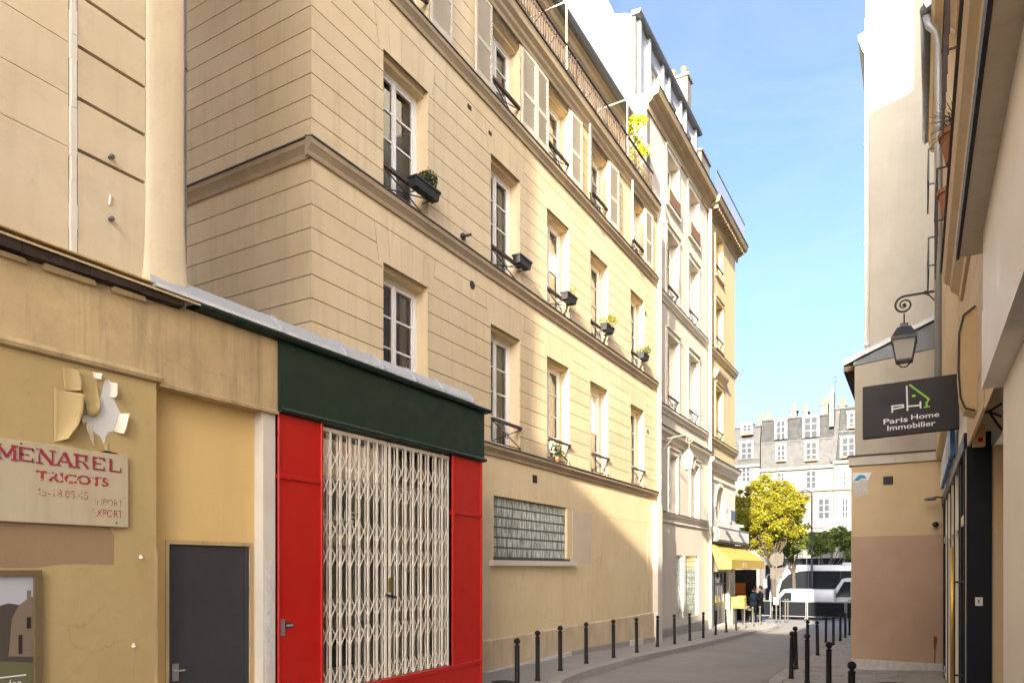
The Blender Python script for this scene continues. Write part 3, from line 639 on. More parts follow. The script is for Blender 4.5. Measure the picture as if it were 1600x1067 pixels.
def vent(a, z, w, h, frm=fm, bld=main):
    bb = MB(); bb.fbox(frm, a - w / 2, a + w / 2, z - h / 2, z + h / 2, -.02, .008); v = bb.build('air_vent', M['black'], bld); bb = MB()
    for i in range(3): bb.fbox(frm, a - w / 2 + .008, a + w / 2 - .008, z - h / 2 + h * (i + .5) / 3, z - h / 2 + h * (i + .5) / 3 + .012, .009, .014)
    bb.build('vent_slat', M['iron'], v)
for a, z, w, h in ((13.02, 3.74, .19, .16), (10.55, 10.04, .12, .07), (11.25, 9.95, .1, .06), (12.95, .3, .16, .34), (19.9, 9.3, .1, .12), (20.1, 5.9, .1, .12)): vent(a, z, w, h)
bb = MB(); bb.tube([fm.P(10.64, 6.93, -.01), fm.P(10.64, 6.93, .012)], .075, 16); bb.build('round_vent', M['iron'], main)
bb = MB(); bb.tube([fm.P(10.32, 7.66, -.01), fm.P(10.32, 7.66, .04)], .06, 10); bb.tube([fm.P(10.32, 7.66, .04), fm.P(10.36, 7.68, .17)], .022, 8); bb.build('wall_bracket_stub', M['iron'], main)
for a, w in ((12.45, .3), (13.85, .34)): bb = MB(); bb.fbox(fm, a, a + w, .06, .42, -.01, .042); bb.build('meter_hatch', M['plinth'], main)
# downpipe at the party wall
bb = MB(); bb.tube([fm.P(ME1 - .08, -.3, .09), fm.P(ME1 - .08, 12.2, .09), fm.P(ME1 - .05, 12.6, .2), fm.P(ME1 - .05, 13.6, .16), fm.P(ME1 - .1, 14.3, .0), fm.P(ME1 - .2, 15.2, -.6), fm.P(ME1 - .2, 15.7, -.75)], .06, 10); o = bb.build('downpipe', M['ntrim'], main, smooth=True)
for zz in (2.2, 4.6, 7.0, 9.4, 11.6): bb = MB(); bb.lathe([(.07, 0), (.075, .02), (.075, .05), (.07, .07)], fm.P(ME1 - .08, zz, .09), 12); bb.build('pipe_clamp', M['ntrim'], o)

# window boxes and plants on the sills (things of their own)
def leaf_blob(mb, c, r, n, size, sq=(1, 1, 1), rnd=random):
    c = Vector(c)
    for _ in range(n):
        while True:
            p = Vector((rnd.uniform(-1, 1), rnd.uniform(-1, 1), rnd.uniform(-1, 1)))
            if .25 < p.length < 1: break
        p = Vector((p.x * sq[0], p.y * sq[1], p.z * sq[2])) * r + c
        a = Vector((rnd.gauss(0, 1), rnd.gauss(0, 1), rnd.gauss(0, 1))).normalized(); q = a.orthogonal().normalized(); s = size * rnd.uniform(.6, 1.3)
        mb.add([p - a * s, p + q * s * .45, p + a * s, p - q * s * .45], [(0, 1, 2, 3)])
def planter(label, a, z, w, plant, d=.16, rot=0.0):
    t = thing('window_box', label, 'window box', fm.P(a, z, d), 'window boxes on the ochre facade')
    bb = MB(); h = .15; D = .085
    bb.hexa([fm.P(a - w / 2 + .02, z, d - D + .02), fm.P(a + w / 2 - .02, z, d - D + .02), fm.P(a + w / 2 - .02, z, d + D - .02), fm.P(a - w / 2 + .02, z, d + D - .02), fm.P(a - w / 2, z + h, d - D), fm.P(a + w / 2, z + h, d - D), fm.P(a + w / 2, z + h, d + D), fm.P(a - w / 2, z + h, d + D)])
    bb.build('trough', M['planter'], t)
    bb = MB(); bb.fbox(fm, a - w / 2 - .012, a + w / 2 + .012, z + h - .025, z + h + .008, d - D - .012, d + D + .012); bb.build('rim', M['planter'], t)
    bb = MB()
    for q in (-.3, .3): bb = MB(); bb.bar(fm.P(a + q * w, z - .01, d + D - .02), fm.P(a + q * w, z - .01, -.03), .014); bb.build('bracket', M['iron'], t)
    if plant:
        mat, r, n, s, off, sq = plant; bb = MB(); leaf_blob(bb, fm.P(a + off, z + h + r * .6, d), r, n, s, sq); bb.build('foliage', M[mat], t)
        bb = MB()
        for q in range(5): bb.tube([fm.P(a + off, z + h - .06, d), fm.P(a + off + random.uniform(-.6, .6) * r, z + h + r, d + random.uniform(-.5, .5) * r)], .006, 5)
        bb.build('stem', M['twig'], t)
planter('black window box holding a round clipped shrub beside the largest bare window', 9.02, 7.76, .62, ('leaf_dark', .17, 900, .022, .08, (1, 1, .9)))
planter('empty black window box on the rail of the shaded second bay', 12.2, 7.80, .48, None)
planter('dark window box with thin yellow sprigs in the sun of the middle bay', 14.35, 7.80, .5, ('leaf_yellow', .13, 160, .025, .05, (1.2, 1, 1)))
planter('window box with pale bushy flowers on the fourth bay sill', 16.6, 7.78, .5, ('leaf_yellow', .20, 420, .028, 0, (1.3, .8, .8)))
planter('small window box with bright green leaves next to the downpipe', 19.3, 7.78, .45, ('leaf_green', .16, 320, .03, 0, (1.4, .8, .8)))
for lab, a, z, r, mat, n in (('small green plant behind the low guard of the sunny first floor window', 14.25, 4.25, .2, 'leaf_green', 260), ):
    t = thing('potted_plant', lab, 'plant', fm.P(a, z, -.1)); bb = MB(); bb.lathe([(.06, 0), (.08, .12), (.085, .12), (.07, .1)], fm.P(a, z, -.1), 12); bb.build('pot', M['terracotta'], t); bb = MB(); leaf_blob(bb, fm.P(a, z + .25, -.1), r, n, .03, (.8, 1, .9)); bb.build('foliage', M[mat], t)
t = thing('climbing_plant', 'bright yellow green climbing plant at the end of the top balcony', 'plant', fm.P(19.2, CO + .45, -.15)); bb = MB(); rn = random.Random(4)
for i in range(16): leaf_blob(bb, fm.P(19.6 + .35 * math.sin(i * .9) - i * .0, CO + .6 + i * .13, -.12 + .08 * math.sin(i)), .17, 70, .05, (1, 1.1, 1), rn)
bb.build('foliage', M['leaf_lime'], t); bb = MB(); bb.tube([fm.P(19.4, CO + .45, -.15), fm.P(19.6, CO + 1.5, -.15), fm.P(19.5, CO + 2.6, -.1)], .012, 6); bb.build('stem', M['twig'], t)

# ================================================================== LEFT FOREGROUND: old cream house above a worn ground floor
XL = -5.4; fl = FX(XL); fu = FX(XL - .05); LE = 3.59; UE = 3.89
house = thing('town_house', 'tall cream rendered town house with thick joints standing over the worn yellow ground floor', 'building', (XL, 0, 0))
LZ = 4.22; TOP = 19.0
bb = MB(); bb.fbox(fu, -25, UE - .02, LZ - .1, TOP, -5.6, -.045); bb.build('wall', M['joint'], house)
def hb(a0, a1, z0, z1, d=0.0, nm='wall_block'): bb = MB(); bb.fbox(fu, a0, a1, z0, z1, -.06, d); return bb.build(nm, M['lb'], house)
zz = LZ + .03; js = [5.02 + .387 * k for k in range(-1, 36)]; js[0] = LZ + .03
for k, (z0, z1) in enumerate(zip(js, js[1:])):
    if z0 > 8.5: break
    hb(-2.0, 1.2, z0 + .003, z1 - .003, -.022); hb(1.206, 2.945, z0 + .003, z1 - .003, -.022)
    hb(3.0, 3.535, z0 + (.014 if k else 0), z1 - .014, 0)
bb = MB(); bb.fbox(fu, -25, 3.535, 8.1, TOP, -.06, -.02); bb.build('upper_wall', M['lb'], house)
bb = MB(); bb.fbox(fu, -25, -2.006, LZ + .03, 8.1, -.06, -.021); bb.build('upper_wall', M['lb'], house)
bb = MB(); n = 24                                               # painted strip, frayed at its foot
for i in range(n):
    z0, z1 = LZ + .02 + i * .18, LZ + .02 + (i + 1) * .18; a = .021 + .003 * math.sin(i * 1.7); bb.fbox(fu, 2.972 - a, 2.972 + a, z0, z1, -.03, .006 + .002 * math.sin(i * 2.3))
bb.build('pale_strip', M['white_pipe'], house)
# half round corner pilaster flaring over the ledge
bb = MB(); zs = [LZ - .02, LZ + .02, LZ + .12, LZ + .3, LZ + .6, LZ + 1.2, 8.1]; fl_ = [.045, .045, .03, .014, .004, 0, 0]; rows = []; NN = 14
for z, fx in zip(zs, fl_):
    row = []
    for i in range(NN + 1):
        th = math.pi * i / NN; aa = 3.715 - math.cos(th) * (.178 + fx * .8); dd = math.sin(th) ** .45 * (.058 + fx) - .03; row.append(fu.P(aa, z + (.012 * math.sin(i * 1.3) if fx > .04 else 0), dd))
    rows.append(row)
for r0, r1 in zip(rows, rows[1:]):
    for i in range(NN): bb.quad(r0[i], r0[i + 1], r1[i + 1], r1[i])
bb.build('corner_pilaster', M['lb'], house, smooth=True)
bb = MB(); bb.fbox(fu, 3.54, 3.885, 8.1, TOP, -.05, .02); bb.build('corner_pilaster', M['lb'], house)
bb = MB(); bb.quad((XL - .1, UE - .015, LZ), (XL - 5.6, UE - .015, LZ), (XL - 5.6, UE - .015, TOP), (XL - .1, UE - .015, TOP)); bb.build('flank_wall', M['lb'], house)
bb = MB(); bb.tube([fu.P(UE + .03, LZ + .3, -.06), fu.P(UE + .03, 9, -.06)], .028, 8); bb.build('downpipe', M['zinc_dark'], house)
for z in (6.2, 7.1): bb = MB(); bb.lathe([(.036, 0), (.036, .07)], fu.P(UE + .03, z, -.06), 10); bb.build('pipe_clamp', M['zinc_dark'], house)
for z in (5.08, 4.60): bb = MB(); bb.tube([fu.P(3.24, z, -.03), fu.P(3.24, z, .035)], .014, 8); bb.ball(fu.P(3.24, z, .035), .021, 8, 6); bb.build('wall_stud', M['galv'], house)
bb = MB(); bb.tube([fu.P(3.24, 4.71, .002), fu.P(3.245, 4.79, .008)], .011, 6); bb.build('wall_stud', M['white_pipe'], house)
bb = MB(); bb.fprof(fu, [(.3, TOP), (-5.8, TOP + .6), (-5.8, TOP), (.0, TOP - .15)], -25, UE); bb.build('roof', M['zinc'], house)
# ledge: metal edge, rotten boards under it
LEND = 3.94
bb = MB(); bb.fprof(fl, [(-.12, 4.235), (.05, 4.205), (.05, 4.195), (-.12, 4.21)], -8, 3.62); bb.build('ledge_flashing', M['lb_band'], house)
bb = MB(); bb.fprof(fl, [(-.02, 4.16), (.10, 4.125), (.10, 4.143), (-.02, 4.185)], -8, LEND); bb.build('ledge_edge', M['lb_band'], house)
for a0, a1, z0, z1, d in ((-8, 2.55, 4.035, 4.122, .085), (2.555, 3.02, 4.045, 4.122, .078), (3.025, 3.42, 4.055, 4.122, .085), (3.425, 3.80, 4.06, 4.122, .075)):
    bb = MB(); bb.hexa([fl.P(a0, z0, -.01), fl.P(a1, z0 + .012, -.01), fl.P(a1, z0 + .02, d), fl.P(a0, z0 + .008, d), fl.P(a0, z1, -.01), fl.P(a1, z1, -.01), fl.P(a1, z1, d + .005), fl.P(a0, z1, d + .005)]); bb.build('eave_board', M['wood_dark'], house)
for a0, a1, z0, z1 in ((2.0, 2.62, 4.0, 4.034), (2.72, 3.1, 4.01, 4.05), (3.22, 3.5, 4.02, 4.058)): bb = MB(); bb.hexa([fl.P(a0, z0, 0), fl.P(a1, z0 + .01, 0), fl.P(a1, z0 + .01, .03), fl.P(a0, z0, .03), fl.P(a0, z1, 0), fl.P(a1, z1, 0), fl.P(a1 - .03, z1, .05), fl.P(a0, z1, .05)]); bb.build('broken_render', M['lb_band'], house)
# fascia band and lower moulding, ground floor wall
bb = MB(); bb.fbox(fl, -25, LE + .03, 3.40, 4.10, -.4, .0); bb.build('fascia_band', M['lb_band'], house)
bb = MB(); bb.fprof(fl, [(-.01, 3.40), (.045, 3.415), (.055, 3.44), (.04, 3.475), (-.01, 3.49)], -25, LE + .03); bb.build('band_moulding', M['lb_band'], house)
bb = MB(); bb.fbox(fl, -25, LE, -.3, 3.40, -.6, .012); bb.build('ground_floor_wall', M['lb_low'], house)
bb = MB(); bb.fpoly(fl, [(1.2, 1.93), (2.55, 1.90), (2.70, 1.905), (2.85, 1.93), (3.0, 1.935), (3.235, 1.925), (3.24, 2.14), (3.2, 2.22), (1.2, 2.2)], .01, .0145); bb.build('brown_patch', M['brownpaint'], house)
bb = MB(); bb.fbox(fl, LE - .012, LE + .010, -.2, 2.05, -.02, .016); bb.build('edge_bead', M['lb_band'], house)
# peeled paint: bare undercoat and curled flakes
bb = MB(); peel = [(3.165, 3.33), (3.20, 3.345), (3.235, 3.25), (3.245, 3.18), (3.29, 3.10), (3.262, 3.04), (3.235, 2.955), (3.195, 2.94), (3.172, 2.90), (3.165, 2.83), (3.13, 2.90), (3.09, 2.92), (3.055, 2.95), (3.02, 3.0), (3.0, 3.03), (3.06, 3.05), (3.105, 3.08), (3.112, 3.16), (3.14, 3.21)]
bb.fpoly(fl, peel, .011, .0135); bb.build('bare_patch', M['paint_back'], house)
def flake(pts, curl, m, th=.0035):
    """a loose sheet of paint: quad strip (two edges) lifting towards its second edge"""
    bb = MB(); n = 8; L0, L1 = [[tuple(v) for v in smooth_line([(*p, 0) for p in q], 2)] for q in pts]
    for k in range(len(L0) - 1):
        for i in range(n):
            f0, f1 = i / n, (i + 1) / n
            def q(kk, f):
                a = L0[kk][0] + (L1[kk][0] - L0[kk][0]) * f; z = L0[kk][1] + (L1[kk][1] - L0[kk][1]) * f; return fl.P(a, z, .016 + curl * f ** 2.2 * (1 + .06 * math.sin(kk * 1.1)))
            bb.quad(q(k, f0), q(k + 1, f0), q(k + 1, f1), q(k, f1))
    o = bb.build('paint_flake', m, house, smooth=True); md = o.modifiers.new('thick', 'SOLIDIFY'); md.thickness = th; md.offset = 0; return o
flake(([(2.86, 3.36), (2.86, 3.28), (2.87, 3.2), (2.88, 3.19)], [(2.952, 3.345), (2.968, 3.29), (2.972, 3.22), (2.965, 3.205)]), .045, M['lb_low'])
flake(([(2.80, 3.19), (2.80, 3.08), (2.80, 2.97), (2.80, 2.86), (2.80, 2.80)], [(2.98, 3.175), (2.968, 3.09), (2.955, 3.0), (2.925, 2.93), (2.86, 2.83)]), .07, M['lb_low'])
flake(([(2.975, 3.375), (3.03, 3.375), (3.08, 3.375), (3.10, 3.375)], [(3.02, 3.04), (3.06, 3.03), (3.10, 3.05), (3.118, 3.13)]), .03, M['lb_low'])
flake(([(3.07, 3.375), (3.075, 3.33)], [(3.125, 3.365), (3.115, 3.32)]), .04, M['flake'])
flake(([(3.195, 3.335), (3.205, 3.26), (3.205, 3.21)], [(3.232, 3.315), (3.238, 3.24), (3.222, 3.205)]), .05, M['flake'])
flake(([(3.285, 3.10), (3.265, 3.04), (3.235, 2.955)], [(3.325, 3.10), (3.308, 3.02), (3.282, 2.935)]), .06, M['flake'])
flake(([(3.06, 2.99), (3.075, 2.94), (3.085, 2.88), (3.08, 2.83)], [(3.0, 2.955), (3.01, 2.91), (3.03, 2.86), (3.06, 2.81)]), .05, M['flake'])
flake(([(3.02, 3.02), (3.025, 2.99)], [(2.975, 3.0), (2.985, 2.965)]), .035, M['flake'])
flake(([(3.16, 2.86), (3.19, 2.86)], [(3.15, 2.79), (3.175, 2.785)]), .03, M['lb_low'])
for a, z in ((3.44, 2.0), (3.38, 1.30)): flake(([(a, z), (a + .02, z + .012)], [(a - .012, z - .028), (a + .018, z - .02)]), .03, M['flake'])

# old painted sign board on the worn wall
sgn = thing('shop_sign', 'faded cream sign board with flaking red lettering fixed to the worn yellow wall', 'sign', fl.P(2.4, 2.21, .02))
bb = MB(); bb.fbox(fl, 1.55, 3.33, 2.215, 2.775, .014, .05); bb.build('board', M['signcream'], sgn, bevel=.003)
def worn(name, col, base, thr, sc=26):
    m, nt, p = _nodes(name); N, L = nt.nodes, nt.links; g = N.new('ShaderNodeNewGeometry'); t = N.new('ShaderNodeTexNoise'); t.inputs['Scale'].default_value = sc; t.inputs['Detail'].default_value = 6; t.inputs['Roughness'].default_value = .7; L.new(g.outputs['Position'], t.inputs['Vector'])
    r = N.new('ShaderNodeMapRange'); r.inputs[1].default_value = thr; r.inputs[2].default_value = thr + .03; L.new(t.outputs[0], r.inputs[0]); x = N.new('ShaderNodeMix'); x.data_type = 'RGBA'; x.inputs[6].default_value = (*col, 1); x.inputs[7].default_value = (*base, 1); L.new(r.outputs[0], x.inputs[0]); L.new(x.outputs[2], p.inputs['Base Color']); p.inputs['Roughness'].default_value = .8
    return m
cb_ = (.46, .375, .235); m1 = worn('red_lettering', (.28, .025, .03), cb_, .60); m2 = worn('red_lettering_worn', (.30, .035, .035), cb_, .53); m3 = worn('letter_shadow', (.28, .25, .19), cb_, .55); m4 = worn('red_lettering_faint', (.32, .10, .08), cb_, .50)
def serif_word(word, a, z, w, h, d, m, parent, nm):
    """slab serif capitals drawn as strokes on a unit cell"""
    G = {'M': [(0, 0, 0, 1, .2), (1, 0, 1, 1, .2), (0, 1, .5, .15, .2), (1, 1, .5, .15, .2)], 'E': [(0.1, 0, 0.1, 1, .22), (0, .06, .9, .06, .12), (0, .94, .9, .94, .12), (.1, .5, .65, .5, .1), (.88, 0, .88, .3, .09), (.88, .72, .88, 1, .09)],
         'N': [(.05, 0, .05, 1, .12), (.95, 0, .95, 1, .12), (.05, 1, .95, 0, .24)], 'A': [(0, 0, .5, 1, .14), (1, 0, .5, 1, .24), (.2, .32, .8, .32, .1)],
         'R': [(.12, 0, .12, 1, .22), (.1, .94, .7, .94, .12), (.1, .5, .7, .5, .1), (.78, .55, .78, .9, .18), (.55, .48, .95, 0, .2)], 'L': [(.12, 0, .12, 1, .22), (0, .06, .95, .06, .12), (.92, 0, .92, .36, .1)]}
    n = len(word); cw = w / n; ob = MB()
    for i, chh in enumerate(word):
        x0 = a + i * cw + cw * .10; ww = cw * .78
        for k, (xa, za, xb, zb, tk) in enumerate(G[chh]):
            p, q = Vector((x0 + xa * ww, z + za * h)), Vector((x0 + xb * ww, z + zb * h)); t = (q - p).normalized(); nrm = Vector((-t.y, t.x)) * tk * ww / 2; dd = d + .00018 * (k % 3)
            ob.fpoly(fl, [tuple(p - nrm), tuple(q - nrm), tuple(q + nrm), tuple(p + nrm)], dd - .0006, dd)
            if k < 2 and chh in 'MNAR':
                for e in (p, q):
                    if e.y < z + .03 or e.y > z + h - .03: s_ = .022 if chh != 'A' or e.y < z + .03 else 0; ob.fbox(fl, e.x - s_, e.x + s_, max(z - .004, e.y - .007), min(z + h + .004, e.y + .007), dd - .0006, dd + .0002) if s_ else None
    return ob.build(nm, m, parent)
serif_word('MENAREL', 2.425, 2.628, .875, .098, .0512, m3, sgn, 'lettering_shadow'); serif_word('MENAREL', 2.415, 2.634, .875, .098, .0525, m1, sgn, 'lettering')
put_text('lettering', fl, 'TRICOTS', 2.66, 2.512, .0512, .1, m2, sgn, width=.52, height=.072, bold=.004)
put_text('lettering', fl, '45-18.05.45', 2.66, 2.405, .0512, .08, m4, sgn, width=.36, height=.058)
put_text('lettering', fl, 'IMPORT', 3.07, 2.37, .0512, .06, m4, sgn, width=.215, height=.052); put_text('lettering', fl, 'EXPORT', 3.055, 2.285, .0512, .06, m2, sgn, width=.23, height=.058)
for a, z in ((2.565, 2.752), (3.235, 2.245)): bb = MB(); bb.tube([fl.P(a, z, .048), fl.P(a, z, .054)], .006, 8); bb.build('screw', M['iron'], sgn)
bb = MB(); bb.fpoly(fl, [(3.1, 2.772), (3.16, 2.79), (3.24, 2.782), (3.26, 2.772)], .03, .049); bb.build('torn_edge', M['black'], sgn)
# framed poster
pst = thing('framed_poster', 'brown framed poster of a ruined stone house under a grey sky', 'poster', fl.P(2.3, 1.0, .02))
bb = MB()
for a0, a1, z0, z1 in ((1.72, 2.70, 1.845, 1.885), (2.655, 2.70, .75, 1.845), (1.72, 1.765, .75, 1.845), (1.765, 2.655, .75, .80)): bb.fbox(fl, a0, a1, z0, z1, .013, .055)
bb.build('frame', surf('brown_frame', (.16, .11, .05), (.12, .08, .035), scale=5, rough=.5), pst)
def pic(nm, pts, col, k): bb = MB(); bb.fpoly(fl, pts, .016, .026 + .0012 * k); return bb.build(nm, plain('print_' + nm + str(k), col, .5), pst)
pic('printed_sky', [(1.765, .8), (2.655, .8), (2.655, 1.845), (1.765, 1.845)], (.45, .44, .43), 0)
pic('printed_hill', [(1.765, .8), (2.655, .8), (2.655, 1.63), (2.5, 1.66), (2.35, 1.62), (1.765, 1.68)], (.07, .055, .04), 1)
pic('printed_house', [(2.5, 1.30), (2.655, 1.28), (2.655, 1.70), (2.64, 1.70), (2.64, 1.745), (2.615, 1.745), (2.615, 1.685), (2.56, 1.64), (2.52, 1.55)], (.20, .15, .09), 2)
pic('printed_window', [(2.612, 1.48), (2.64, 1.48), (2.64, 1.56), (2.612, 1.56)], (.02, .017, .015), 3); pic('printed_window', [(2.56, 1.31), (2.585, 1.31), (2.585, 1.44), (2.56, 1.44)], (.025, .02, .017), 4)
pic('printed_field', [(1.765, .8), (2.655, .8), (2.655, 1.24), (2.45, 1.27), (1.765, 1.25)], (.13, .12, .05), 5); pic('printed_strip', [(1.765, .8), (2.655, .8), (2.655, 1.10), (1.765, 1.12)], (.045, .06, .03), 6)
pic('printed_path', [(1.765, .8), (2.6, .8), (2.55, .86), (2.4, .90), (1.765, .87)], (.40, .39, .38), 7)
bb = MB(); bb.fbox(fl, 2.44, 2.605, 1.158, 1.166, .03, .0362); bb.build('printed_line', M['white'], pst)
put_text('lettering', fl, 'un don', 2.405, 1.085, .0362, .08, M['white'], pst, width=.17, height=.055)

# ================================================================== GREEN AND RED SHOP (one storey, zinc roof)
shop = thing('shop', 'one storey closed shop with red panels, dark green fascia and zinc roof', 'shop', (XL, 6, 0))
SE = 8.57
bb = MB(); bb.fbox(fl, LE + .03, 4.862, 3.405, 4.10, -.5, 0); bb.build('beige_fascia', M['lb_band'], shop)
bb = MB(); bb.fprof(fl, [(-.2, 3.385), (.02, 3.385), (.025, 3.41), (.0, 3.425), (-.2, 3.425)], LE + .03, 4.862); bb.build('fascia_lip', M['lb_band'], shop)
bb = MB(); wall_holes(bb, FX(XL - .14), LE, 4.72, -.3, 3.40, [(3.795, 4.645, -.3, 2.115)], .06, 0); bb.build('yellow_wall', M['yellow_recess'], shop)
bb = MB(); bb.fbox(fl, 4.705, 4.852, -.3, 3.385, -.2, -.02); bb.build('white_pier', M['white_old'], shop)
rn = random.Random(8)
pts = []
for i in range(13): pts.append((4.735 + rn.uniform(-.015, .01), 1.95 - i * .125))
for i in range(12, -1, -1): pts.append((4.805 + rn.uniform(-.03, .03) - (.02 if i > 8 else 0), 1.97 - i * .125))
bb = MB(); bb.fpoly(fl, pts, -.02, -.0165); bb.build('bare_patch', M['bare_cement'], shop)
fd = FX(XL - .16)
bb = MB()
for a0, a1, z0, z1 in ((3.77, 3.80, -.3, 2.14), (4.64, 4.67, -.3, 2.14), (3.80, 4.64, 2.105, 2.14)): bb.fbox(fd, a0, a1, z0, z1, -.02, .035)
dr = bb.build('door', M['lb_band'], shop); bb = MB(); bb.fbox(fd, 3.802, 4.638, -.25, 2.103, -.03, .012); bb.build('door_leaf', M['door_grey'], dr, bevel=.004)
bb = MB(); bb.fbox(fd, 4.60, 4.636, -.2, 2.10, .012, .022); bb.build('door_edge_strip', M['door_grey'], dr)
bb = MB(); bb.fbox(fd, 3.84, 3.90, .93, 1.08, .012, .02); bb.tube([fd.P(3.865, 1.02, .02), fd.P(3.865, 1.02, .055), fd.P(3.93, 1.02, .06)], .009, 6); bb.build('handle', M['steel'], dr)
# green fascia
bb = MB(); bb.fprof(fl, [(-.4, 3.455), (.03, 3.455), (.03, 4.10), (-.4, 4.10)], 4.864, SE + .03); bb.build('green_fascia', M['green'], shop)
bb = MB(); bb.fprof(fl, [(-.02, 3.405), (.05, 3.415), (.065, 3.435), (.045, 3.46), (-.02, 3.47)], 4.87, SE + .06); bb.build('fascia_moulding', M['green'], shop)
bb = MB(); bb.fprof(fl, [(-.1, 4.10), (.075, 4.11), (.10, 4.135), (.10, 4.15), (-.1, 4.16)], LEND, SE + .12); bb.build('fascia_cap', M['green'], shop)
# zinc roof edge sheets, roof slope
ys = [LEND - .4, 4.85, 5.75, 6.35, 6.95, 7.55, 8.25]
for p, q in zip(ys, ys[1:]):
    bb = MB(); bb.fprof(fl, [(-.02, 4.162), (.085, 4.165), (.075, 4.20), (-.05, 4.335), (-.30, 4.38), (-.30, 4.36)], p + .004, q - .004); bb.build('zinc_sheet', M['zinc'], shop)
    bb = MB(); bb.fprof(fl, [(.06, 4.168), (.095, 4.168), (.085, 4.215), (-.05, 4.355), (-.30, 4.40), (-.30, 4.38)], q - .02, q + .02); bb.build('zinc_seam', M['zinc'], shop)
bb = MB(); bb.fprof(fl, [(-.28, 4.375), (-2.6, 4.75), (-2.6, 4.70), (-.28, 4.34)], LEND - .4, 8.45); bb.build('roof', M['zinc'], shop)
bb = MB(); bb.fprof(fl, [(-.01, 4.162), (.06, 4.165), (.05, 4.19), (-.3, 4.22)], 8.25, SE + .05); bb.build('zinc_sheet', M['zinc'], shop)
bb = MB(); bb.fbox(fl, SE - .12, SE, -.3, 4.12, -1.6, -.03); bb.build('end_wall', M['white_old'], shop)
# red frame panels
def red(a0, a1, z0, z1, d=0.0, nm='red_panel'): bb = MB(); bb.fbox(fl, a0, a1, z0, z1, -.05, d); return bb.build(nm, M['red'], shop, bevel=.004)
red(4.862, 5.44, 2.81, 3.405); red(4.862, 5.44, -.3, 2.775); red(4.86, 5.445, 2.77, 2.815, .018, 'red_rail')
red(7.83, SE, 2.66, 3.405); red(7.83, SE, .60, 2.625); red(7.828, SE + .004, 2.62, 2.665, .018, 'red_rail'); red(7.83, SE, -.3, .555); red(5.44, SE + .004, .55, .605, .02, 'red_rail'); red(5.446, 7.826, -.3, .552)
for a in (5.425, 7.83): red(a, a + .03, .6, 3.405, .022, 'red_stile')
red(4.862, 4.89, -.3, 3.4, .016, 'red_stile'); red(SE - .03, SE + .006, -.3, 3.4, .016, 'red_stile')
bb = MB(); bb.fbox(fl, 4.895, 4.945, 1.24, 1.40, 0, .012); bb.build('lock_plate', M['steel'], shop)
bb = MB(); bb.fbox(fl, 4.96, 5.06, 1.31, 1.36, 0, .006); nb_ = bb.build('name_plate', M['black'], shop); put_text('lettering', fl, 'GARAGE', 4.967, 1.325, .0066, .03, M['white'], nb_, width=.086, height=.022)
# shop window behind the folding gate
fw_ = FX(XL - .18)
bb = MB(); bb.fbox(fw_, 5.40, 7.88, .5, 3.45, -1.9, -1.86); bb.fbox(fw_, 5.40, 5.44, .5, 3.45, -1.9, 0); bb.fbox(fw_, 7.86, 7.9, .5, 3.45, -1.9, 0); bb.fbox(fw_, 5.4, 7.9, .48, .5, -1.9, 0); bb.fbox(fw_, 5.4, 7.9, 3.45, 3.47, -1.9, 0); bb.build('shop_interior', M['shopint'], shop)
bb = MB()
for a0, a1, z0, z1 in ((5.45, 5.50, .55, 3.42), (7.78, 7.83, .55, 3.42), (5.50, 7.78, 3.36, 3.42), (5.50, 7.78, .55, .62), (6.62, 6.68, .62, 3.36), (5.50, 7.78, 2.86, 2.9)): bb.fbox(fw_, a0, a1, z0, z1, -.05, 0)
sw = bb.build('shop_window', M['shopint'], shop)
for a0, a1, z0, z1 in ((5.50, 6.62, .62, 2.86), (6.68, 7.78, .62, 2.86), (5.50, 6.62, 2.9, 3.36), (6.68, 7.78, 2.9, 3.36)): bb = MB(); bb.fpane(fw_, a0, a1, z0, z1, -.025); bb.build('pane', M['glass'], sw)
bb = MB(); bb.fbox(fw_, 5.5, 7.78, 2.76, 3.36, -.5, -.45); bb.build('interior_blind', M['shopint'], shop)
bb = MB(); bb.fbox(fw_, 5.45, 7.8, .6, 2.95, -.12, -.09); bb.build('interior_partition', M['shop_panel'], shop)
for a0, a1, z0, z1 in ((5.78, 6.18, .80, 1.10), (6.95, 7.02, .7, 1.75), (7.14, 7.26, 1.55, 1.85), (5.55, 5.66, .62, .75)): bb = MB(); bb.fbox(fw_, a0, a1, z0, z1, -.085, -.05); bb.build('goods', M['black'], shop)
put_text('window_lettering', fw_, 'MENAREL', 5.55, 2.42, -.022, .2, M['paint_back'], shop, width=.7, height=.12)
# folding lattice gate
gate = link('folding_gate', None, shop); gate.empty_display_size = .1
fg = FX(XL - .045); bars = [5.49, 5.62, 5.77, 5.92, 6.07, 6.22, 6.37, 6.52, 6.60, 6.74, 6.90, 7.05, 7.21, 7.36, 7.52, 7.67, 7.80]
for a in bars:
    w = .03 if a not in (6.52, 6.60) else .034; bb = MB(); bb.fbox(fg, a - w / 2, a + w / 2, .61, 3.36, -.004, .008); bb.fbox(fg, a - w / 2 - .010, a - w / 2 - .002, .61, 3.36, -.03, -.02); bb.build('gate_bar', M['gate'], gate)
XS = [3.07, 2.79, 2.33, 2.04, 1.49, 1.19, .74]
for p, q in zip(bars, bars[1:]):
    if q - p < .1: continue
    bb = MB()
    for zc in XS:
        h = .128
        for s_ in (-1, 1):
            d = .012 if s_ > 0 else -.010; bb.bar(fg.P(p, max(.62, zc - h * s_), d), fg.P(q, max(.62, zc + h * s_), d), .005, .012)
    o = bb.build('lattice_strip', M['gate'], gate); o['kind'] = 'stuff'
for a0, a1 in ((5.47, 6.53), (6.59, 7.82)): bb = MB(); bb.fbox(fg, a0, a1, 3.345, 3.385, -.04, .012); bb.build('gate_rail', M['gate'], gate)
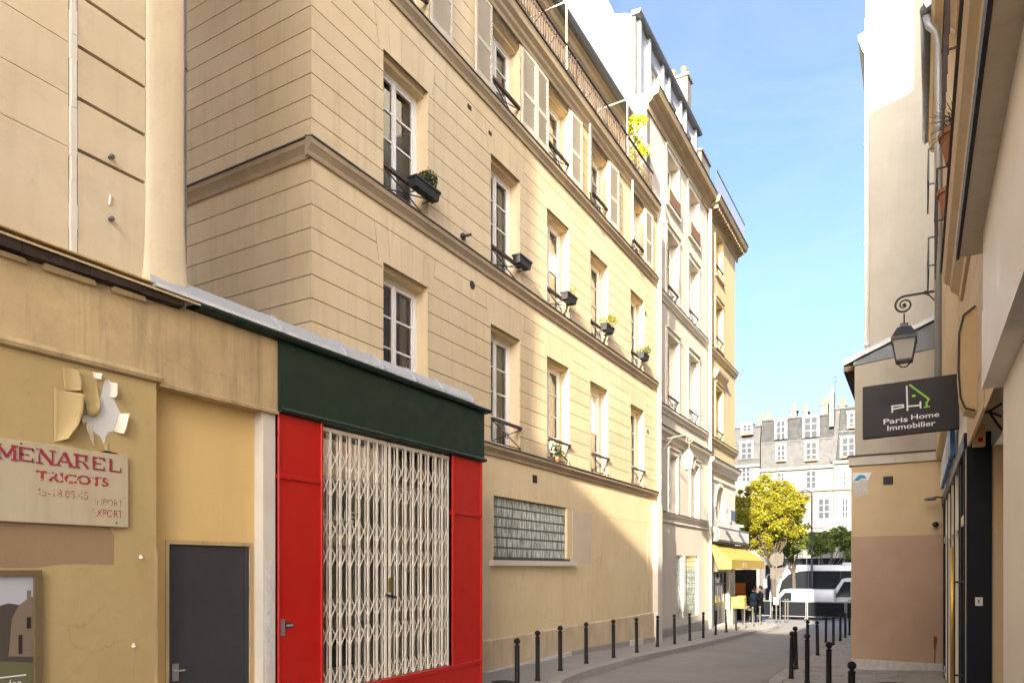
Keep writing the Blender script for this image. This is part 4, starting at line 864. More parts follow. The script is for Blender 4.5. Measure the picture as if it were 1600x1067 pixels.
bb = MB(); bb.fbox(fg, 6.565, 6.60, 1.62, 1.78, .014, .024); bb.build('gate_lock', M['brass'], gate); bb = MB(); bb.bar(fg.P(6.50, 1.585, .03), fg.P(6.66, 1.55, .05), .026); bb.build('padlock_bar', M['iron'], gate)

# ================================================================== PALE GREY HOUSE and YELLOW CORNER HOUSE further along
XN = -7.24; fn = FX(XN); N0, N1 = 21.02, 28.2
gh = thing('apartment_building', 'pale grey apartment building with white gable and zinc attic beyond the downpipe', 'building', (XN, 24.6, -.4))
cols = [(22.99, 24.30), (25.55, 26.86)]; fl4 = [(13.97, 15.70), (10.87, 13.1), (7.21, 9.68)]
hol = [(a, b_, z0, z1) for a, b_ in cols for z0, z1 in fl4] + [(23.3, 24.16, 3.76, 5.73), (25.83, 26.95, 3.76, 5.73)]
gbs = [(24.05, 24.93, .13, 2.34), (25.2, 26.88, .13, 2.34)]
bb = MB(); rv = MB(); wall_holes(bb, fn, N0 + .3, N1, -.9, 16.4, hol + gbs, .34, 0, rv); bb.build('wall', M['nwall'], gh); rv.build('window_reveals', M['ntrim'], gh, kind='stuff')
def surround(bld, frm, a0, a1, z0, z1, m, w=.14, d=.03, sill=True):
    bb = MB(); bb.fbox(frm, a0 - w, a0 - .002, z0, z1, -.01, d); bb.fbox(frm, a1 + .002, a1 + w, z0, z1, -.01, d); bb.fbox(frm, a0 - w, a1 + w, z1 + .002, z1 + w, -.01, d + .01); bb.build('window_surround', m, bld)
    bb = MB(); bb.fprof(frm, [(-.01, z1 + w), (d + .06, z1 + w + .03), (d + .06, z1 + w + .06), (-.01, z1 + w + .08)], a0 - w, a1 + w); bb.build('window_hood', m, bld)
    if sill: bb = MB(); bb.fbox(frm, a0 - .1, a1 + .1, z0 - .08, z0 - .002, -.02, .09); bb.build('window_sill', m, bld)
for a0, a1, z0, z1 in hol:
    surround(gh, fn, a0, a1, z0, z1, M['ntrim'], sill=(z0 > 13))
    window(gh, fn, a0, a1, z0, z1 - .02, -.26, rows=3, curtain=('curtain', [(1, .5), (-1, .5)]) if z0 > 4 else None, rail=(.4, .0, 'rust_iron') if z0 > 4 else None)
for a0, a1 in cols:
    bb = MB(); bb.fbox(fn, a0 + .02, a1 - .02, 14.02, 14.45, .02, .10); bb.build('balcony_screen', surf('reed_screen', (.20, .11, .06), (.14, .08, .05), scale=12), gh)
for (a0, a1, z0, z1), nm in zip(gbs, 'ab'):
    bb = MB(); bb.fbox(fn, a0, a1, z0, z1, -.14, -.10); gp = bb.build('glass_block_panel', M['bare_cement'], gh); bb = MB(); nx = max(3, int((a1 - a0) / .2)); nz = 11
    for i in range(nx):
        for j in range(nz): w_, h_ = (a1 - a0) / nx, (z1 - z0) / nz; bb.fbox(fn, a0 + i * w_ + .008, a0 + (i + 1) * w_ - .008, z0 + j * h_ + .008, z0 + (j + 1) * h_ - .008, -.1, -.055)
    o = bb.build('glass_blocks', gm, gp); o['kind'] = 'stuff'
string(10.80, .24, .13, N0, N1 - .12, fn, gh, 'ntrim'); string(7.18, .24, .13, N0, N1 - .12, fn, gh, 'ntrim'); string(3.73, .16, .10, N0, N1 - .12, fn, gh, 'ntrim'); string(3.45, .08, .05, N0, N1 - .12, fn, gh, 'ntrim', False)
def bigcorn(bld, frm, top, a0, a1, proj, m, h=.5):
    bb = MB(); bb.fprof(frm, [(-.02, top - h), (.05, top - h), (.06, top - h * .7), (proj * .45, top - h * .55), (proj * .5, top - h * .42), (proj * .9, top - h * .34), (proj, top - h * .1), (proj, top), (-.02, top + .03)], a0, a1); bb.build('cornice', M[m], bld)
    bb = MB(); bb.fprof(frm, [(-.02, top + .032), (proj + .03, top + .002), (proj + .03, top + .025), (-.02, top + .06)], a0, a1); bb.build('lead_capping', M['lead'], bld)
bigcorn(gh, fn, 6.42, N0, N1 - .1, .22, 'ntrim', .36)
bigcorn(gh, fn, 16.55, N0 - .04, N1, .40, 'string', .6)
fg_ = FY(N0)
gpoly = [(-14, -.9), (XN, -.9), (XN, 16.5), (-7.62, 16.55), (-7.62, 19.05), (-7.95, 19.2), (-8.3, 19.3), (-8.55, 19.9), (-9.1, 20.15), (-9.5, 20.9), (-9.5, 22.5), (-14, 22.5)]
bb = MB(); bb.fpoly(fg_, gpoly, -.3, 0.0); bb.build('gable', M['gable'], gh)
rn = random.Random(21); crk = []                                     # ridges where old flashings ran over the gable
for i in range(16):
    x0 = rn.uniform(-10.5, -8.0); z0 = rn.uniform(15.4, 19.2); pts = [fg_.P(x0, z0, .002)]
    for k in range(5): x0 += rn.uniform(.05, .16); z0 += rn.uniform(-.03, .12); pts.append(fg_.P(min(x0, -7.66), z0, .002))
    bb = MB(); bb.tube(pts, [.006, .014, .018, .016, .012, .005], 5); bb.build('render_ridge', M['gable'], gh)
bb = MB(); bb.fbox(fg_, -9.5, -9.2, 20.5, 23.0, 0, .05); bb.build('chimney_flue', M['gable'], gh)
fa = FX(-7.62); aw = [(22.5, 23.3), (24.6, 25.4), (26.6, 27.4)]
bb = MB(); wall_holes(bb, fa, N0 + .3, N1, 16.5, 19.0, [(p, q, 16.9, 18.5) for p, q in aw], .2, 0); bb.build('attic_wall', M['zinc'], gh)
for p, q in aw: window(gh, fa, p, q, 16.9, 18.5, -.1, rows=2)
for yy in (21.3, 22.2, 23.6, 24.3, 25.7, 26.3, 27.7): bb = MB(); bb.fbox(fa, yy - .07, yy + .07, 16.56, 19.0, -.01, .10); bb.build('attic_pilaster', M['zinc'], gh)
bb = MB(); bb.fprof(fa, [(-.1, 19.0), (.16, 19.0), (.2, 19.06), (.2, 19.12), (-.1, 19.16)], N0 - .06, N1); bb.build('attic_eave', M['zinc_dark'], gh)
bb = MB(); bb.fprof(fa, [(.1, 19.16), (-3, 20.6), (-6, 19.2), (-6, 19.0), (.1, 19.05)], N0 + .31, N1); bb.build('roof', M['zinc'], gh)
def chimney(bld, x0, x1, y0, y1, z0, z1, m, pots=2):
    bb = MB(); bb.box(x0, x1, y0, y1, z0, z1); c = bb.build('chimney', m, bld); bb = MB(); bb.box(x0 - .06, x1 + .06, y0 - .06, y1 + .06, z1, z1 + .1); bb.build('chimney_cap', m, c)
    for i in range(pots):
        f = (i + .5) / pots; bb = MB(); px_, py_ = ((x0 + x1) / 2, y0 + (y1 - y0) * f) if y1 - y0 > x1 - x0 else (x0 + (x1 - x0) * f, (y0 + y1) / 2); bb.lathe([(.13, 0), (.10, .3), (.12, .42), (.09, .45)], (px_, py_, z1 + .1), 10); bb.build('chimney_pot', M['terracotta'], c)
chimney(gh, -8.6, -7.75, 27.2, 27.75, 17, 20.9, M['gable'], 2)
bb = MB(); bb.fbox(fn, N0 + .02, N0 + .1, .55, 2.0, 0, .04); bb.build('wall_slot', M['black'], gh); bb = MB(); bb.fbox(fn, N0 + .3, N0 + .95, 1.5, 1.54, 0, .03); bb.build('flashing_stub', M['lead'], gh)
bb = MB(); bb.fprof(fn, [(-.02, -1.2), (.05, -1.2), (.05, -.12), (0, -.08), (-.02, -.08)], N0 + .2, N1 - .1); bb.build('plinth', M['granite'], gh)
bb = MB(); bb.tube([fn.P(N1 - .02, -.5, .12), fn.P(N1 - .02, 16.0, .12)], .065, 8); bb.build('downpipe', M['ntrim'], gh, smooth=True)
# roof terrace railing of thin bars above the cornice
def thinrail(bld, frm, a0, a1, z0, z1, d):
    bb = MB(); bb.fbox(frm, a0, a1, z1, z1 + .03, d - .015, d + .015); o = bb.build('roof_railing', M['iron'], bld); bb = MB(); n = int((a1 - a0) / .14)
    for i in range(n + 1): a = a0 + (a1 - a0) * i / n; bb.fbox(frm, a - .007, a + .007, z0, z1, d - .007, d + .007)
    q = bb.build('railing_bars', M['iron'], o); q['kind'] = 'stuff'

yh = thing('corner_house', 'warm yellow corner house with arched window and dentil cornice above the awning', 'building', (XN, 30.6, -.6))
Y0, Y1 = N1 + .02, 33.1; wa, wb = 29.55, 30.75
def zy(u, v): return px_x(u, v, XN)[1]
W4 = (zy(1121, 432), zy(1121, 366)); W3 = (zy(1122, 545), zy(1121, 472)); W2 = (zy(1122, 690), zy(1122, 606)); AR = (zy(1118, 812), zy(1130, 768))
hy = [(wa, wb, *W4), (wa, wb, *W3), (wa, wb, *W2)]; ah = (29.45, 31.25, AR[0], AR[1] + .15)
bb = MB(); rv = MB(); wall_holes(bb, fn, Y0, Y1, zy(1110, 742), 16.2, hy, .34, 0, rv); bb.build('wall', M['ywall'], yh); rv.build('window_reveals', M['ywall'], yh, kind='stuff')
bb = MB(); wall_holes(bb, fn, Y0, Y1, 2.6, zy(1110, 742), [ah], .34, 0); bb.build('lower_wall', M['ntrim'], yh)
bb = MB(); r_ = (ah[1] - ah[0]) / 2; cm = (ah[0] + ah[1]) / 2; zc = ah[3] - r_
for sg in (-1, 1): bb.fpoly(fn, [(cm + sg * r_, ah[3]), (cm + sg * r_, zc)] + [(cm + sg * r_ * math.cos(R(9 * k)), zc + r_ * math.sin(R(9 * k))) for k in range(1, 11)], -.32, -.001)
bb.build('arch_spandrel', M['ntrim'], yh)
bb = MB(); o_ = [(cm + (r_ + .12) * math.cos(R(k * 9)), zc + (r_ + .12) * math.sin(R(k * 9))) for k in range(21)]; i_ = [(cm + r_ * math.cos(R(k * 9)), zc + r_ * math.sin(R(k * 9))) for k in range(21)]
for k in range(20): bb.fpoly(fn, [o_[k], o_[k + 1], i_[k + 1], i_[k]], -.01, .05)
bb.build('arch_moulding', M['ntrim'], yh)
window(yh, fn, ah[0], ah[1], ah[2], ah[3], -.28, rows=3)
for a0, a1, z0, z1 in hy: window(yh, fn, a0, a1, z0, z1, -.26, rows=3, curtain=('curtain', [(1, .5), (-1, .5)]), rail=(.4, .0, 'rust_iron'))
bb = MB(); bb.fprof(fn, [(-.01, W2[1] + .25), (.05, W2[1] + .25), (.2, W2[1] + .5), (.22, W2[1] + .6), (-.01, W2[1] + .66)], wa - .3, wb + .3); bb.build('window_hood', M['ywall'], yh)
for a0, a1, z0, z1 in hy: surround(yh, fn, a0, a1, z0, z1, M['ywall'], .12, .02)
string(zy(1108, 540), .26, .14, Y0, Y1 + .1, fn, yh, 'ywall'); string(zy(1109, 681), .26, .14, Y0, Y1 + .1, fn, yh, 'ywall'); bigcorn(yh, fn, zy(1110.5, 717), Y0, Y1 + .2, .26, 'ntrim', .42); string(zy(1110, 745.5), .12, .06, Y0, Y1 + .05, fn, yh, 'ntrim', False)
bigcorn(yh, fn, 16.5, Y0 + .02, Y1 + .4, .5, 'string', .6)
for k in range(18): bb = MB(); bb.fbox(fn, Y0 + .15 + k * .28, Y0 + .29 + k * .28, 16.1, 16.24, .05, .38); bb.build('dentil', M['string'], yh)
bb = MB(); bb.quad(FY(Y1).P(-14, -1, 0), FY(Y1).P(XN, -1, 0), FY(Y1).P(XN, 16.4, 0), FY(Y1).P(-14, 16.4, 0)); bb.build('far_wall', M['ywall'], yh)
bb = MB(); bb.fprof(fn, [(-.5, 16.5), (-.9, 18.6), (-6, 18.8), (-6, 16.5)], Y0, Y1); bb.build('roof', M['zinc_dark'], yh)
thinrail(yh, fn, Y0, Y1 + .3, 16.56, 17.5, .36)
chimney(yh, -8.8, -8.0, 30.2, 31.6, 18, 19.6, M['gable'], 3)
# shop under the yellow awning
zs_ = zg(30)
bb = MB(); wall_holes(bb, fn, Y0, Y1, -1.2, 2.6, [(29.2, 31.9, zs_ + .05, 1.75), (32.15, 32.95, zs_ + .5, 1.75)], .25, 0); bb.build('shop_wall', M['ntrim'], yh)
bb = MB()
for a in (29.2, 29.85, 30.5, 31.15, 31.8): bb.fbox(fn, a, a + .08, zs_ + .05, 1.75, -.2, -.12)
for z in (zs_ + .05, zs_ + .9, 1.2, 1.67): bb.fbox(fn, 29.28, 31.8, z, z + .08, -.195, -.125)
bb.fbox(fn, 29.28, 31.8, zs_ + .13, zs_ + .9, -.18, -.14); sw = bb.build('shop_front', M['iron'], yh)
bb = MB(); bb.fpane(fn, 29.28, 31.8, zs_ + .98, 1.67, -.16); bb.build('pane', M['glass'], sw)
bb = MB(); bb.fbox(fn, 29.2, 31.9, zs_, 1.75, -1.5, -1.45); bb.build('shop_interior', M['shopint'], yh)
for a, w in ((29.4, .18), (29.62, .14), (30.0, .2)): bb = MB(); bb.fbox(fn, a, a + w, zs_ + .95, zs_ + 1.6, -.3, -.25); bb.build('displayed_print', M['white'], yh)
bb = MB(); bb.fbox(fn, 28.5, 28.78, -.1, 1.2, 0, .03); bb.build('notice_panel', M['galv'], yh)
zb_ = zy(1111, 846); bb = MB(); bb.fbox(fn, 28.6, 34.6, zb_, zy(1111, 822), 0.0, .32); bb.build('sign_box', M['grey_sign'], yh, bevel=.02)
bb = MB(); bb.fbox(fn, 28.72, 34.48, zb_ + .09, zy(1111, 822) - .09, .31, .335); bb.build('sign_face', M['bare_cement'], yh)
at, ab = zb_ - .03, 1.92; ad = .86
bb = MB(); aw0, aw1 = 28.55, 35.4
bb.hexa([fn.P(aw0, at - .03, 0), fn.P(aw1 - .6, at - .03, 0), fn.P(aw1, ab + .27, ad), fn.P(aw0, ab + .27, ad), fn.P(aw0, at, 0), fn.P(aw1 - .6, at, 0), fn.P(aw1, ab + .30, ad), fn.P(aw0, ab + .30, ad)]); awn = bb.build('awning', M['awning'], yh)
bb = MB(); bb.fbox(fn, aw0, aw1, ab - .06, ab + .29, ad - .012, ad + .008); bb.build('valance', M['awning'], awn)
bb = MB(); bb.add([fn.P(aw0, at - .03, 0), fn.P(aw0, ab + .28, ad), fn.P(aw0, ab - .06, ad), fn.P(aw0, ab - .06, .35), fn.P(aw0 + .015, at - .03, 0), fn.P(aw0 + .015, ab + .28, ad), fn.P(aw0 + .015, ab - .06, ad), fn.P(aw0 + .015, ab - .06, .35)], [(0, 1, 2, 3), (4, 7, 6, 5), (0, 4, 5, 1), (1, 5, 6, 2), (2, 6, 7, 3), (3, 7, 4, 0)]); bb.build('awning_cheek', M['awning'], awn)
bb = MB(); bb.fbox(fn, 30.6, 31.4, ab + .0, ab + .2, ad + .008, ad + .014); bb.build('valance_plate', M['brown'], awn)
bb = MB(); bb.tube([fn.P(aw0 + .1, ab + .3, ad - .02), fn.P(aw1 - .1, ab + .3, ad - .02)], .03, 8); bb.build('awning_bar', M['awning'], awn)
for a in (29.0, 31.5): bb = MB(); bb.tube([fn.P(a, zy(1111, 822), .1), fn.P(a, zy(1111, 822) + .22, .25), fn.P(a + .1, zy(1111, 822) + .16, .6)], .02, 6); bb.box(*[c for p, q in zip(fn.P(a + .1, zy(1111, 822) + .12, .6), (.12, .16, .05)) for c in (p - q, p + q)]); bb.build('sign_spotlight', M['galv'], yh)
# dark wall and produce display round the corner, under the awning
st = thing('market_stall', 'fruit stall with orange goods under the yellow awning round the corner', 'stall', (-8.0, 34.6, zg(34.6)))
zq = zg(34.6)
bb = MB(); bb.box(-9.2, -6.9, 35.0, 35.8, zq + .55, zq + .65); bb.build('table', M['iron'], st)
for x in (-9.1, -8.0, -6.98): bb = MB(); bb.box(x - .03, x + .03, 35.4, 35.46, zq, zq + .56); bb.build('leg', M['iron'], st)
for i, x in enumerate((-9.0, -8.45, -7.9, -7.35)):
    bb = MB(); rn = random.Random(i)
    bb.box(x - .22, x + .22, 35.05, 35.75, zq + .66, zq + .74); c = bb.build('crate', M['brown'], st); bb = MB()
    for k in range(16): bb.ball((x + rn.uniform(-.17, .17), rn.uniform(35.1, 35.65), zq + .79 + rn.uniform(0, .05)), .06, 7, 5)
    o = bb.build('oranges', M['orange'], c, smooth=True); o['kind'] = 'stuff'
for x, z in ((-8.8, 1.3), (-8.2, 1.35), (-7.6, 1.3)): bb = MB(); bb.box(x - .25, x + .25, 35.85, 35.9, zq + z, zq + z + .55); bb.build('hanging_panel', M['orange'], st)
bb = MB(); bb.box(-9.4, -6.85, 35.95, 36.0, zq, zq + 2.5); bb.build('back_screen', M['black'], st)

# ------------------------------------------------------------------ wall lanterns
def lantern(name, label, frm, a, zb, L, m, glow=None, s=1.0, drop=.20, arm_up=0.0):
    t = thing(name, label, 'lamp', frm.P(a, zb, 0), None); P = lambda d, z, q=0.0: frm.P(a + q, zb + z, d)
    bb = MB(); bb.fbox(frm, a - .03, a + .03, zb - .75 * s, zb + .06, 0, .025); bb.build('wall_plate', m, t)
    r = .125 * s; c = (L - .02, arm_up - r); pts = [P(0, 0), P(L * .45, arm_up * .7), P(L * .75, arm_up)]
    for k in range(0, 31):
        th = R(90 - k * 20.5); rr = r * (1 - k / 38); pts.append(P(c[0] + .1 * s + rr * math.cos(th) - .1 * s * (1 if k else 1), c[1] + rr * math.sin(th)))
    n = len(pts); bb = MB(); bb.tube(pts, [.017 * s] * 3 + [.017 * s - .009 * s * k / (n - 4) for k in range(n - 3)], 8); bb.ball(P(c[0], c[1]), .026 * s, 8, 6); bb.build('bracket', m, t, smooth=True)
    bb = MB(); bb.tube([P(.02, -.34 * s), P(L * .48, arm_up * .6)], .010 * s, 6); bb.build('brace', m, t)
    bb = MB(); bb.ball(P(L * .5, arm_up * .75), .03 * s, 8, 6); bb.build('collar', m, t)
    x0 = c[0]; zt = c[1] - r - .02; C = lambda z, w, sa, sd: P(x0 + sd * w, z, sa * w)
    bb = MB(); bb.tube([P(x0, c[1] - r), P(x0, zt - .13 * s)], .011 * s, 6); bb.build('hanger', m, t)
    z0 = zt - .13 * s; sq = [(-1, -1), (1, -1), (1, 1), (-1, 1)]
    def frust(z1, w1, z2, w2): q = MB(); q.hexa([C(z1, w1, *p) for p in sq] + [C(z2, w2, *p) for p in sq]); return q
    bb = MB()
    for z1, w1, z2, w2 in ((z0 - .06 * s, .055 * s, z0, .05 * s), (z0 - .20 * s, .155 * s, z0 - .06 * s, .085 * s), (z0 - .25 * s, .165 * s, z0 - .20 * s, .165 * s)): f = frust(z1, w1, z2, w2); bb.add(f.v, f.f)
    bb.build('lamp_roof', m, t)
    zg1, zg2, w1, w2 = z0 - .52 * s, z0 - .25 * s, .095 * s, .145 * s
    for p, q in zip(sq, sq[1:] + sq[:1]):
        bb = MB(); bb.quad(C(zg1, w1, *p), C(zg1, w1, *q), C(zg2, w2, *q), C(zg2, w2, *p)); bb.build('pane', M['lantern_glass'], t)
        bb = MB(); bb.bar(C(zg1 - .03 * s, w1 + .006, *p), C(zg2, w2 + .006, *p), .016 * s); bb.build('corner_bar', m, t)
    bb = MB(); f = frust(zg1 - .03 * s, w1 + .008, zg1 - .005, w1 + .008); bb.add(f.v, f.f); bb.tube([P(x0 - w1, zg1 - .03 * s), P(x0 - w1 * .3, zg1 - .10 * s), P(x0 + w1 * .3, zg1 - .10 * s), P(x0 + w1, zg1 - .03 * s)], .01 * s, 6); bb.build('lamp_foot', m, t)
    return t
lantern('wall_lantern', 'grey painted iron street lantern on the pale grey house wall', fn, 22.1, 5.95, 1.02, M['lamp_cream'], s=1.15, arm_up=.12)

# ================================================================== RIGHT SIDE
XR = .42; fr_ = FR(XR); RB0 = 1.6
rh = thing('apartment_building', 'beige building over the white shopfront, seen along its moulded string course', 'building', (XR, 2, 0))
wr = [(p, p + 1.1, z, z + 2.1) for p in (3.0, 5.4) for z in (5.6,)]
bb = MB(); wall_holes(bb, fr_, RB0, 10, 3.05, 8.6, wr, .25, 0); bb.build('wall', M['r1'], rh)
for w in wr: window(rh, fr_, *w, d=-.2, rows=3, room=False, rail=(.4, 0, 'iron'), curtain=('curtain', [(-1, .5), (1, .5)]))
bb = MB(); bb.quad((XR, 10, 3), (9, 10, 3), (9, 10, 8.6), (XR, 10, 8.6)); bb.quad((XR, RB0, -.2), (9, RB0, -.2), (9, RB0, 8.6), (XR, RB0, 8.6)); bb.build('end_wall', M['r1'], rh)
bb = MB(); bb.fprof(fr_, [(-.02, 8.5), (.12, 8.5), (.2, 8.65), (.2, 8.75), (-4, 9.6), (-8.6, 8.6), (-8.6, 8.5)], RB0, 9.3); bb.build('roof', M['zinc_dark'], rh)  # unseen roof kept low so sky light reaches the street
bb = MB(); bb.fpoly(FY(9.3), [(XR, 8.5), (9, 8.5), (9, 19.5), (XR + 1.0, 19.5), (XR + 1.0, 16.05), (XR + .8, 15.95), (XR, 15.75)], -.7, 0); bb.build('gable_shade_wall', M['r1'], rh)  # added unseen wall, stepped to throw the shadow on the tall gable
bb = MB(); bb.fprof(fr_, [(-.02, 4.72), (.04, 4.72), (.05, 4.78), (.12, 4.84), (.13, 4.9), (.18, 4.94), (.20, 5.0), (.20, 5.05), (-.02, 5.08)], RB0, 8.9); bb.build('string_course', M['r1'], rh)
bb = MB(); bb.fprof(fr_, [(-.02, 5.082), (.22, 5.052), (.22, 5.075), (-.02, 5.11)], RB0, 8.9); bb.build('lead_capping', M['lead'], rh)
string(8.4, .2, .12, RB0, 9.9, fr_, rh, 'r1')
for k in range(5): bb = MB(); bb.fbox(fr_, 6.2 + k * .02, 9.9, 3.06 + k * .33, 3.06 + (k + 1) * .33 - .012, -.01, .012); bb.build('wall_block', M['r1'], rh)
# balconette with pots above the string course
t = thing('flower_pot', 'terracotta pot with a dry bush hanging over the moulded ledge', 'pot', (.30, 6.6, 5.1)); bb = MB(); bb.lathe([(.085, 0), (.12, .2), (.135, .2), (.135, .24), (.11, .24), (.10, .2)], (.27, 6.6, 5.095), 16); bb.build('pot', M['terracotta'], t, smooth=False)
bb = MB(); rn = random.Random(2)
for k in range(170):
    d_ = Vector((rn.uniform(-.8, .5), rn.uniform(-.9, .9), rn.uniform(-.35, .9))).normalized() * rn.uniform(.08, .26); bb.tube([(.27, 6.6, 5.33), Vector((.27, 6.6, 5.36)) + d_ * .5 + Vector((0, 0, .03)), Vector((.27, 6.6, 5.36)) + d_], [.003, .0025, .0015], 4)
o = bb.build('dry_branches', M['twig'], t); o['kind'] = 'stuff'
t = thing('flower_pot', 'leaning terracotta pot on the moulded ledge without any plant', 'pot', (.27, 7.6, 5.1)); bb = MB(); bb.lathe([(.08, 0), (.11, .2), (.125, .2), (.125, .24), (.10, .24), (.09, .05)], (.27, 7.6, 5.095), 16); bb.build('pot', M['terracotta'], t)
t = thing('balcony_rail', 'rusty iron balconette bars above the moulded ledge on the right', 'railing', (.2, 5.6, 5.1))
for i in range(2):
    y0 = 5.0 + i * 3.0
    bb = MB(); bb.bar((.16, y0, 5.75), (.16, y0 + 1.2, 5.75), .02)
    for k in range(7): bb.bar((.16, y0 + k * .2, 5.1), (.16, y0 + k * .2, 5.75), .012)
    bb.bar((.16, y0, 5.75), (XR, y0, 5.75), .014); bb.bar((.16, y0 + 1.2, 5.75), (XR, y0 + 1.2, 5.75), .014); bb.build('rail_panel', M['rust_iron'], t)
# white shopfront at the near end
ws = thing('shopfront', 'white panelled shopfront with projecting fascia and pillar at the right edge', 'shopfront', (XR, 4, 0))
bb = MB(); bb.fbox(FR(.33), RB0, 5.10, 2.97, 3.42, -.5, 0); bb.build('fascia', M['white_shop'], ws)
bb = MB(); bb.fbox(FR(.335), RB0, 5.095, 3.435, 3.90, -.5, 0); bb.build('upper_fascia', M['white_shop'], ws)
bb = MB(); bb.fbox(FR(.33), RB0, 5.42, 3.90, 3.99, -.5, .10); bb.build('canopy_slab', M['white_old'], ws)
bb = MB(); bb.fbox(FR(.23), RB0, 5.44, 3.895, 4.0, .0, .018); bb.build('canopy_edge', M['black'], ws)
bb = MB(); bb.fbox(FR(.43), 3.9, 5.02, -.1, 2.965, -.4, 0); bb.build('pillar', M['white_shop'], ws)
bb = MB(); bb.fbox(FR(.47), RB0, 3.9, -.1, 2.965, -.1, 0); bb.build('shop_window_glass', M['vehicle_glass'], ws)
# recessed stone strip between the two shops
bb = MB(); bb.fbox(FR(.80), 4.5, 8.05, -.1, 4.6, -.3, 0); bb.build('recess_wall', M['patch'], rh)
bb = MB(); bb.fbox(FY(8.05), .60, .80, -.1, 3.05, -.3, .03); bb.build('stone_pilaster', M['patch'], rh)
bb = MB(); bb.fbox(FY(8.02), .585, .85, -.1, .42, -.1, .05); bb.build('pilaster_base', M['plinth'], rh)
# rolled awning box hanging beside the shop
bb = MB()
prof = [(.40, 3.16), (.33, 3.19), (.30, 3.28), (.285, 3.5), (.29, 3.8), (.32, 3.94), (.40, 4.0)]
f8 = FY(6.8); bb.fpoly(f8, prof + [(.45, 4.0), (.45, 3.16)], -.35, 0); bb.build('roller_box', M['tan'], rh)
bb = MB(); bb.tube([f8.P(x - .004, z, .008) for x, z in prof], .008, 6); bb.build('roller_edge', M['iron'], rh)
rn = random.Random(12)
for k in range(3): bb = MB(); bb.tube([(.40 - .03 * k, 7.86, 3.62 - .04 * k), (.41, 7.83, 3.45 - .03 * k), (.47, 7.80, 3.34 - .02 * k), (.56, 7.82, 3.33), (.66, 7.85, 3.4 - .12 * k)], .011, 6); bb.build('cable', M['iron'], rh, smooth=True)
t = thing('alarm_box', 'small beige alarm box with red lamp below the cables', 'alarm', (.52, 7.9, 3.0)); bb = MB(); bb.box(.435, .535, 7.80, 7.90, 3.02, 3.22); bb.build('case', M['tan'], t, bevel=.006); bb = MB(); bb.tube([(.495, 7.79, 3.075), (.495, 7.80, 3.075)], .022, 12); bb.build('red_lamp', M['red_plastic'], t)
bb = MB(); bb.tube([(.48, 7.85, 3.22), (.475, 7.84, 3.3), (.45, 7.84, 3.36)], .005, 5); bb.build('lead', M['galv'], t)
# estate agency: navy frame, glazed doors, brass handle
ag = thing('shopfront', 'navy framed glazed agency shopfront with tall brass door handle', 'shopfront', (.4, 9, .08)); z0 = .02
bb = MB(); bb.fbox(FY(8.0), .397, .598, z0 - .1, 3.05, -.12, 0); bb.build('navy_pier', M['navy'], ag, bevel=.003)
t = thing('switch_plate', 'small pale switch plate on the navy pier', 'switch', (.5, 7.99, 1.6)); bb = MB(); bb.box(.465, .525, 7.988, 8.0, 1.545, 1.625); bb.build('plate', M['white'], t, bevel=.002); bb = MB(); bb.box(.489, .499, 7.982, 7.988, 1.57, 1.605); bb.build('key_slot', M['black'], t)
fs_ = FR(.40); NV = M['navy']; FRM = M['white_shop']
bb = MB(); bb.fbox(fs_, 8.12, 15.62, 3.05, 3.2, -.2, .02); bb.build('head_beam', NV, ag)
bb = MB(); bb.fbox(fs_, 8.12, 15.6, 3.2, 3.95, -.3, .0); bb.build('fascia', M['white_shop'], ag)
for a0, a1 in ((8.12, 8.25), (9.2, 9.3), (10.4, 10.5), (11.6, 11.7), (12.8, 12.9), (14.0, 14.1), (15.2, 15.62)): bb = MB(); bb.fbox(fs_, a0, a1, z0, 3.05, -.08, 0.0); bb.build('mullion', NV if a0 > 15 or a0 in (9.2,) else FRM, ag)
for a0, a1 in ((8.25, 9.2), (9.3, 10.4), (10.5, 11.6), (11.7, 12.8), (12.9, 14.0), (14.1, 15.2)):
    bb = MB(); bb.fbox(fs_, a0, a1, z0, .12, -.08, -.005); bb.build('bottom_rail', FRM, ag); bb = MB(); bb.fbox(fs_, a0, a1, 2.35, 2.45, -.08, -.005); bb.build('transom', FRM, ag)
    for q0, q1 in ((.12, 2.35), (2.45, 3.05)): bb = MB(); bb.fpane(fs_, a0, a1, q0, q1, -.045); bb.build('pane', M['glass'], ag)
    bb = MB(); bb.fbox(fs_, a0 + .01, a0 + .05, .12, 3.04, -.04, .012); bb.build('glazing_bar', NV, ag)
bb = MB(); bb.fbox(FR(1.6), 8.1, 15.6, z0, 3.1, -.1, 0); bb.build('interior_wall', M['shopint'], ag)
bb = MB(); bb.tube([fs_.P(9.0, .32, .085), fs_.P(9.0, 2.12, .085)], .018, 10); hd = bb.build('door_handle', M['brass'], ag, smooth=True)
for z in (.75, 1.75): bb = MB(); bb.tube([fs_.P(9.0, z, .085), fs_.P(9.0, z, -.03)], .011, 8); bb.build('handle_stay', M['iron'], hd)
t = thing('light_sign', 'blue and white illuminated letter sign on the agency fascia', 'sign', (.34, 11, 3.3)); rn = random.Random(6)
for i in range(7):
    y0 = 9.75 + i * .62; bb = MB(); bb.fbox(fs_, y0, y0 + .44, 3.22, 3.62, .03, .075); bb.build('letter_case', M['blue_sign'], t)
    bb = MB()
    for q in range(3): bb.fbox(fs_, y0 + .04 + q * .14, y0 + .10 + q * .14, 3.25, 3.59 - .1 * (q % 2), .076, .083)
    bb.fbox(fs_, y0 + .04, y0 + .40, 3.4, 3.46, .0755, .0825); o = bb.build('letter_face', M['white'], t)
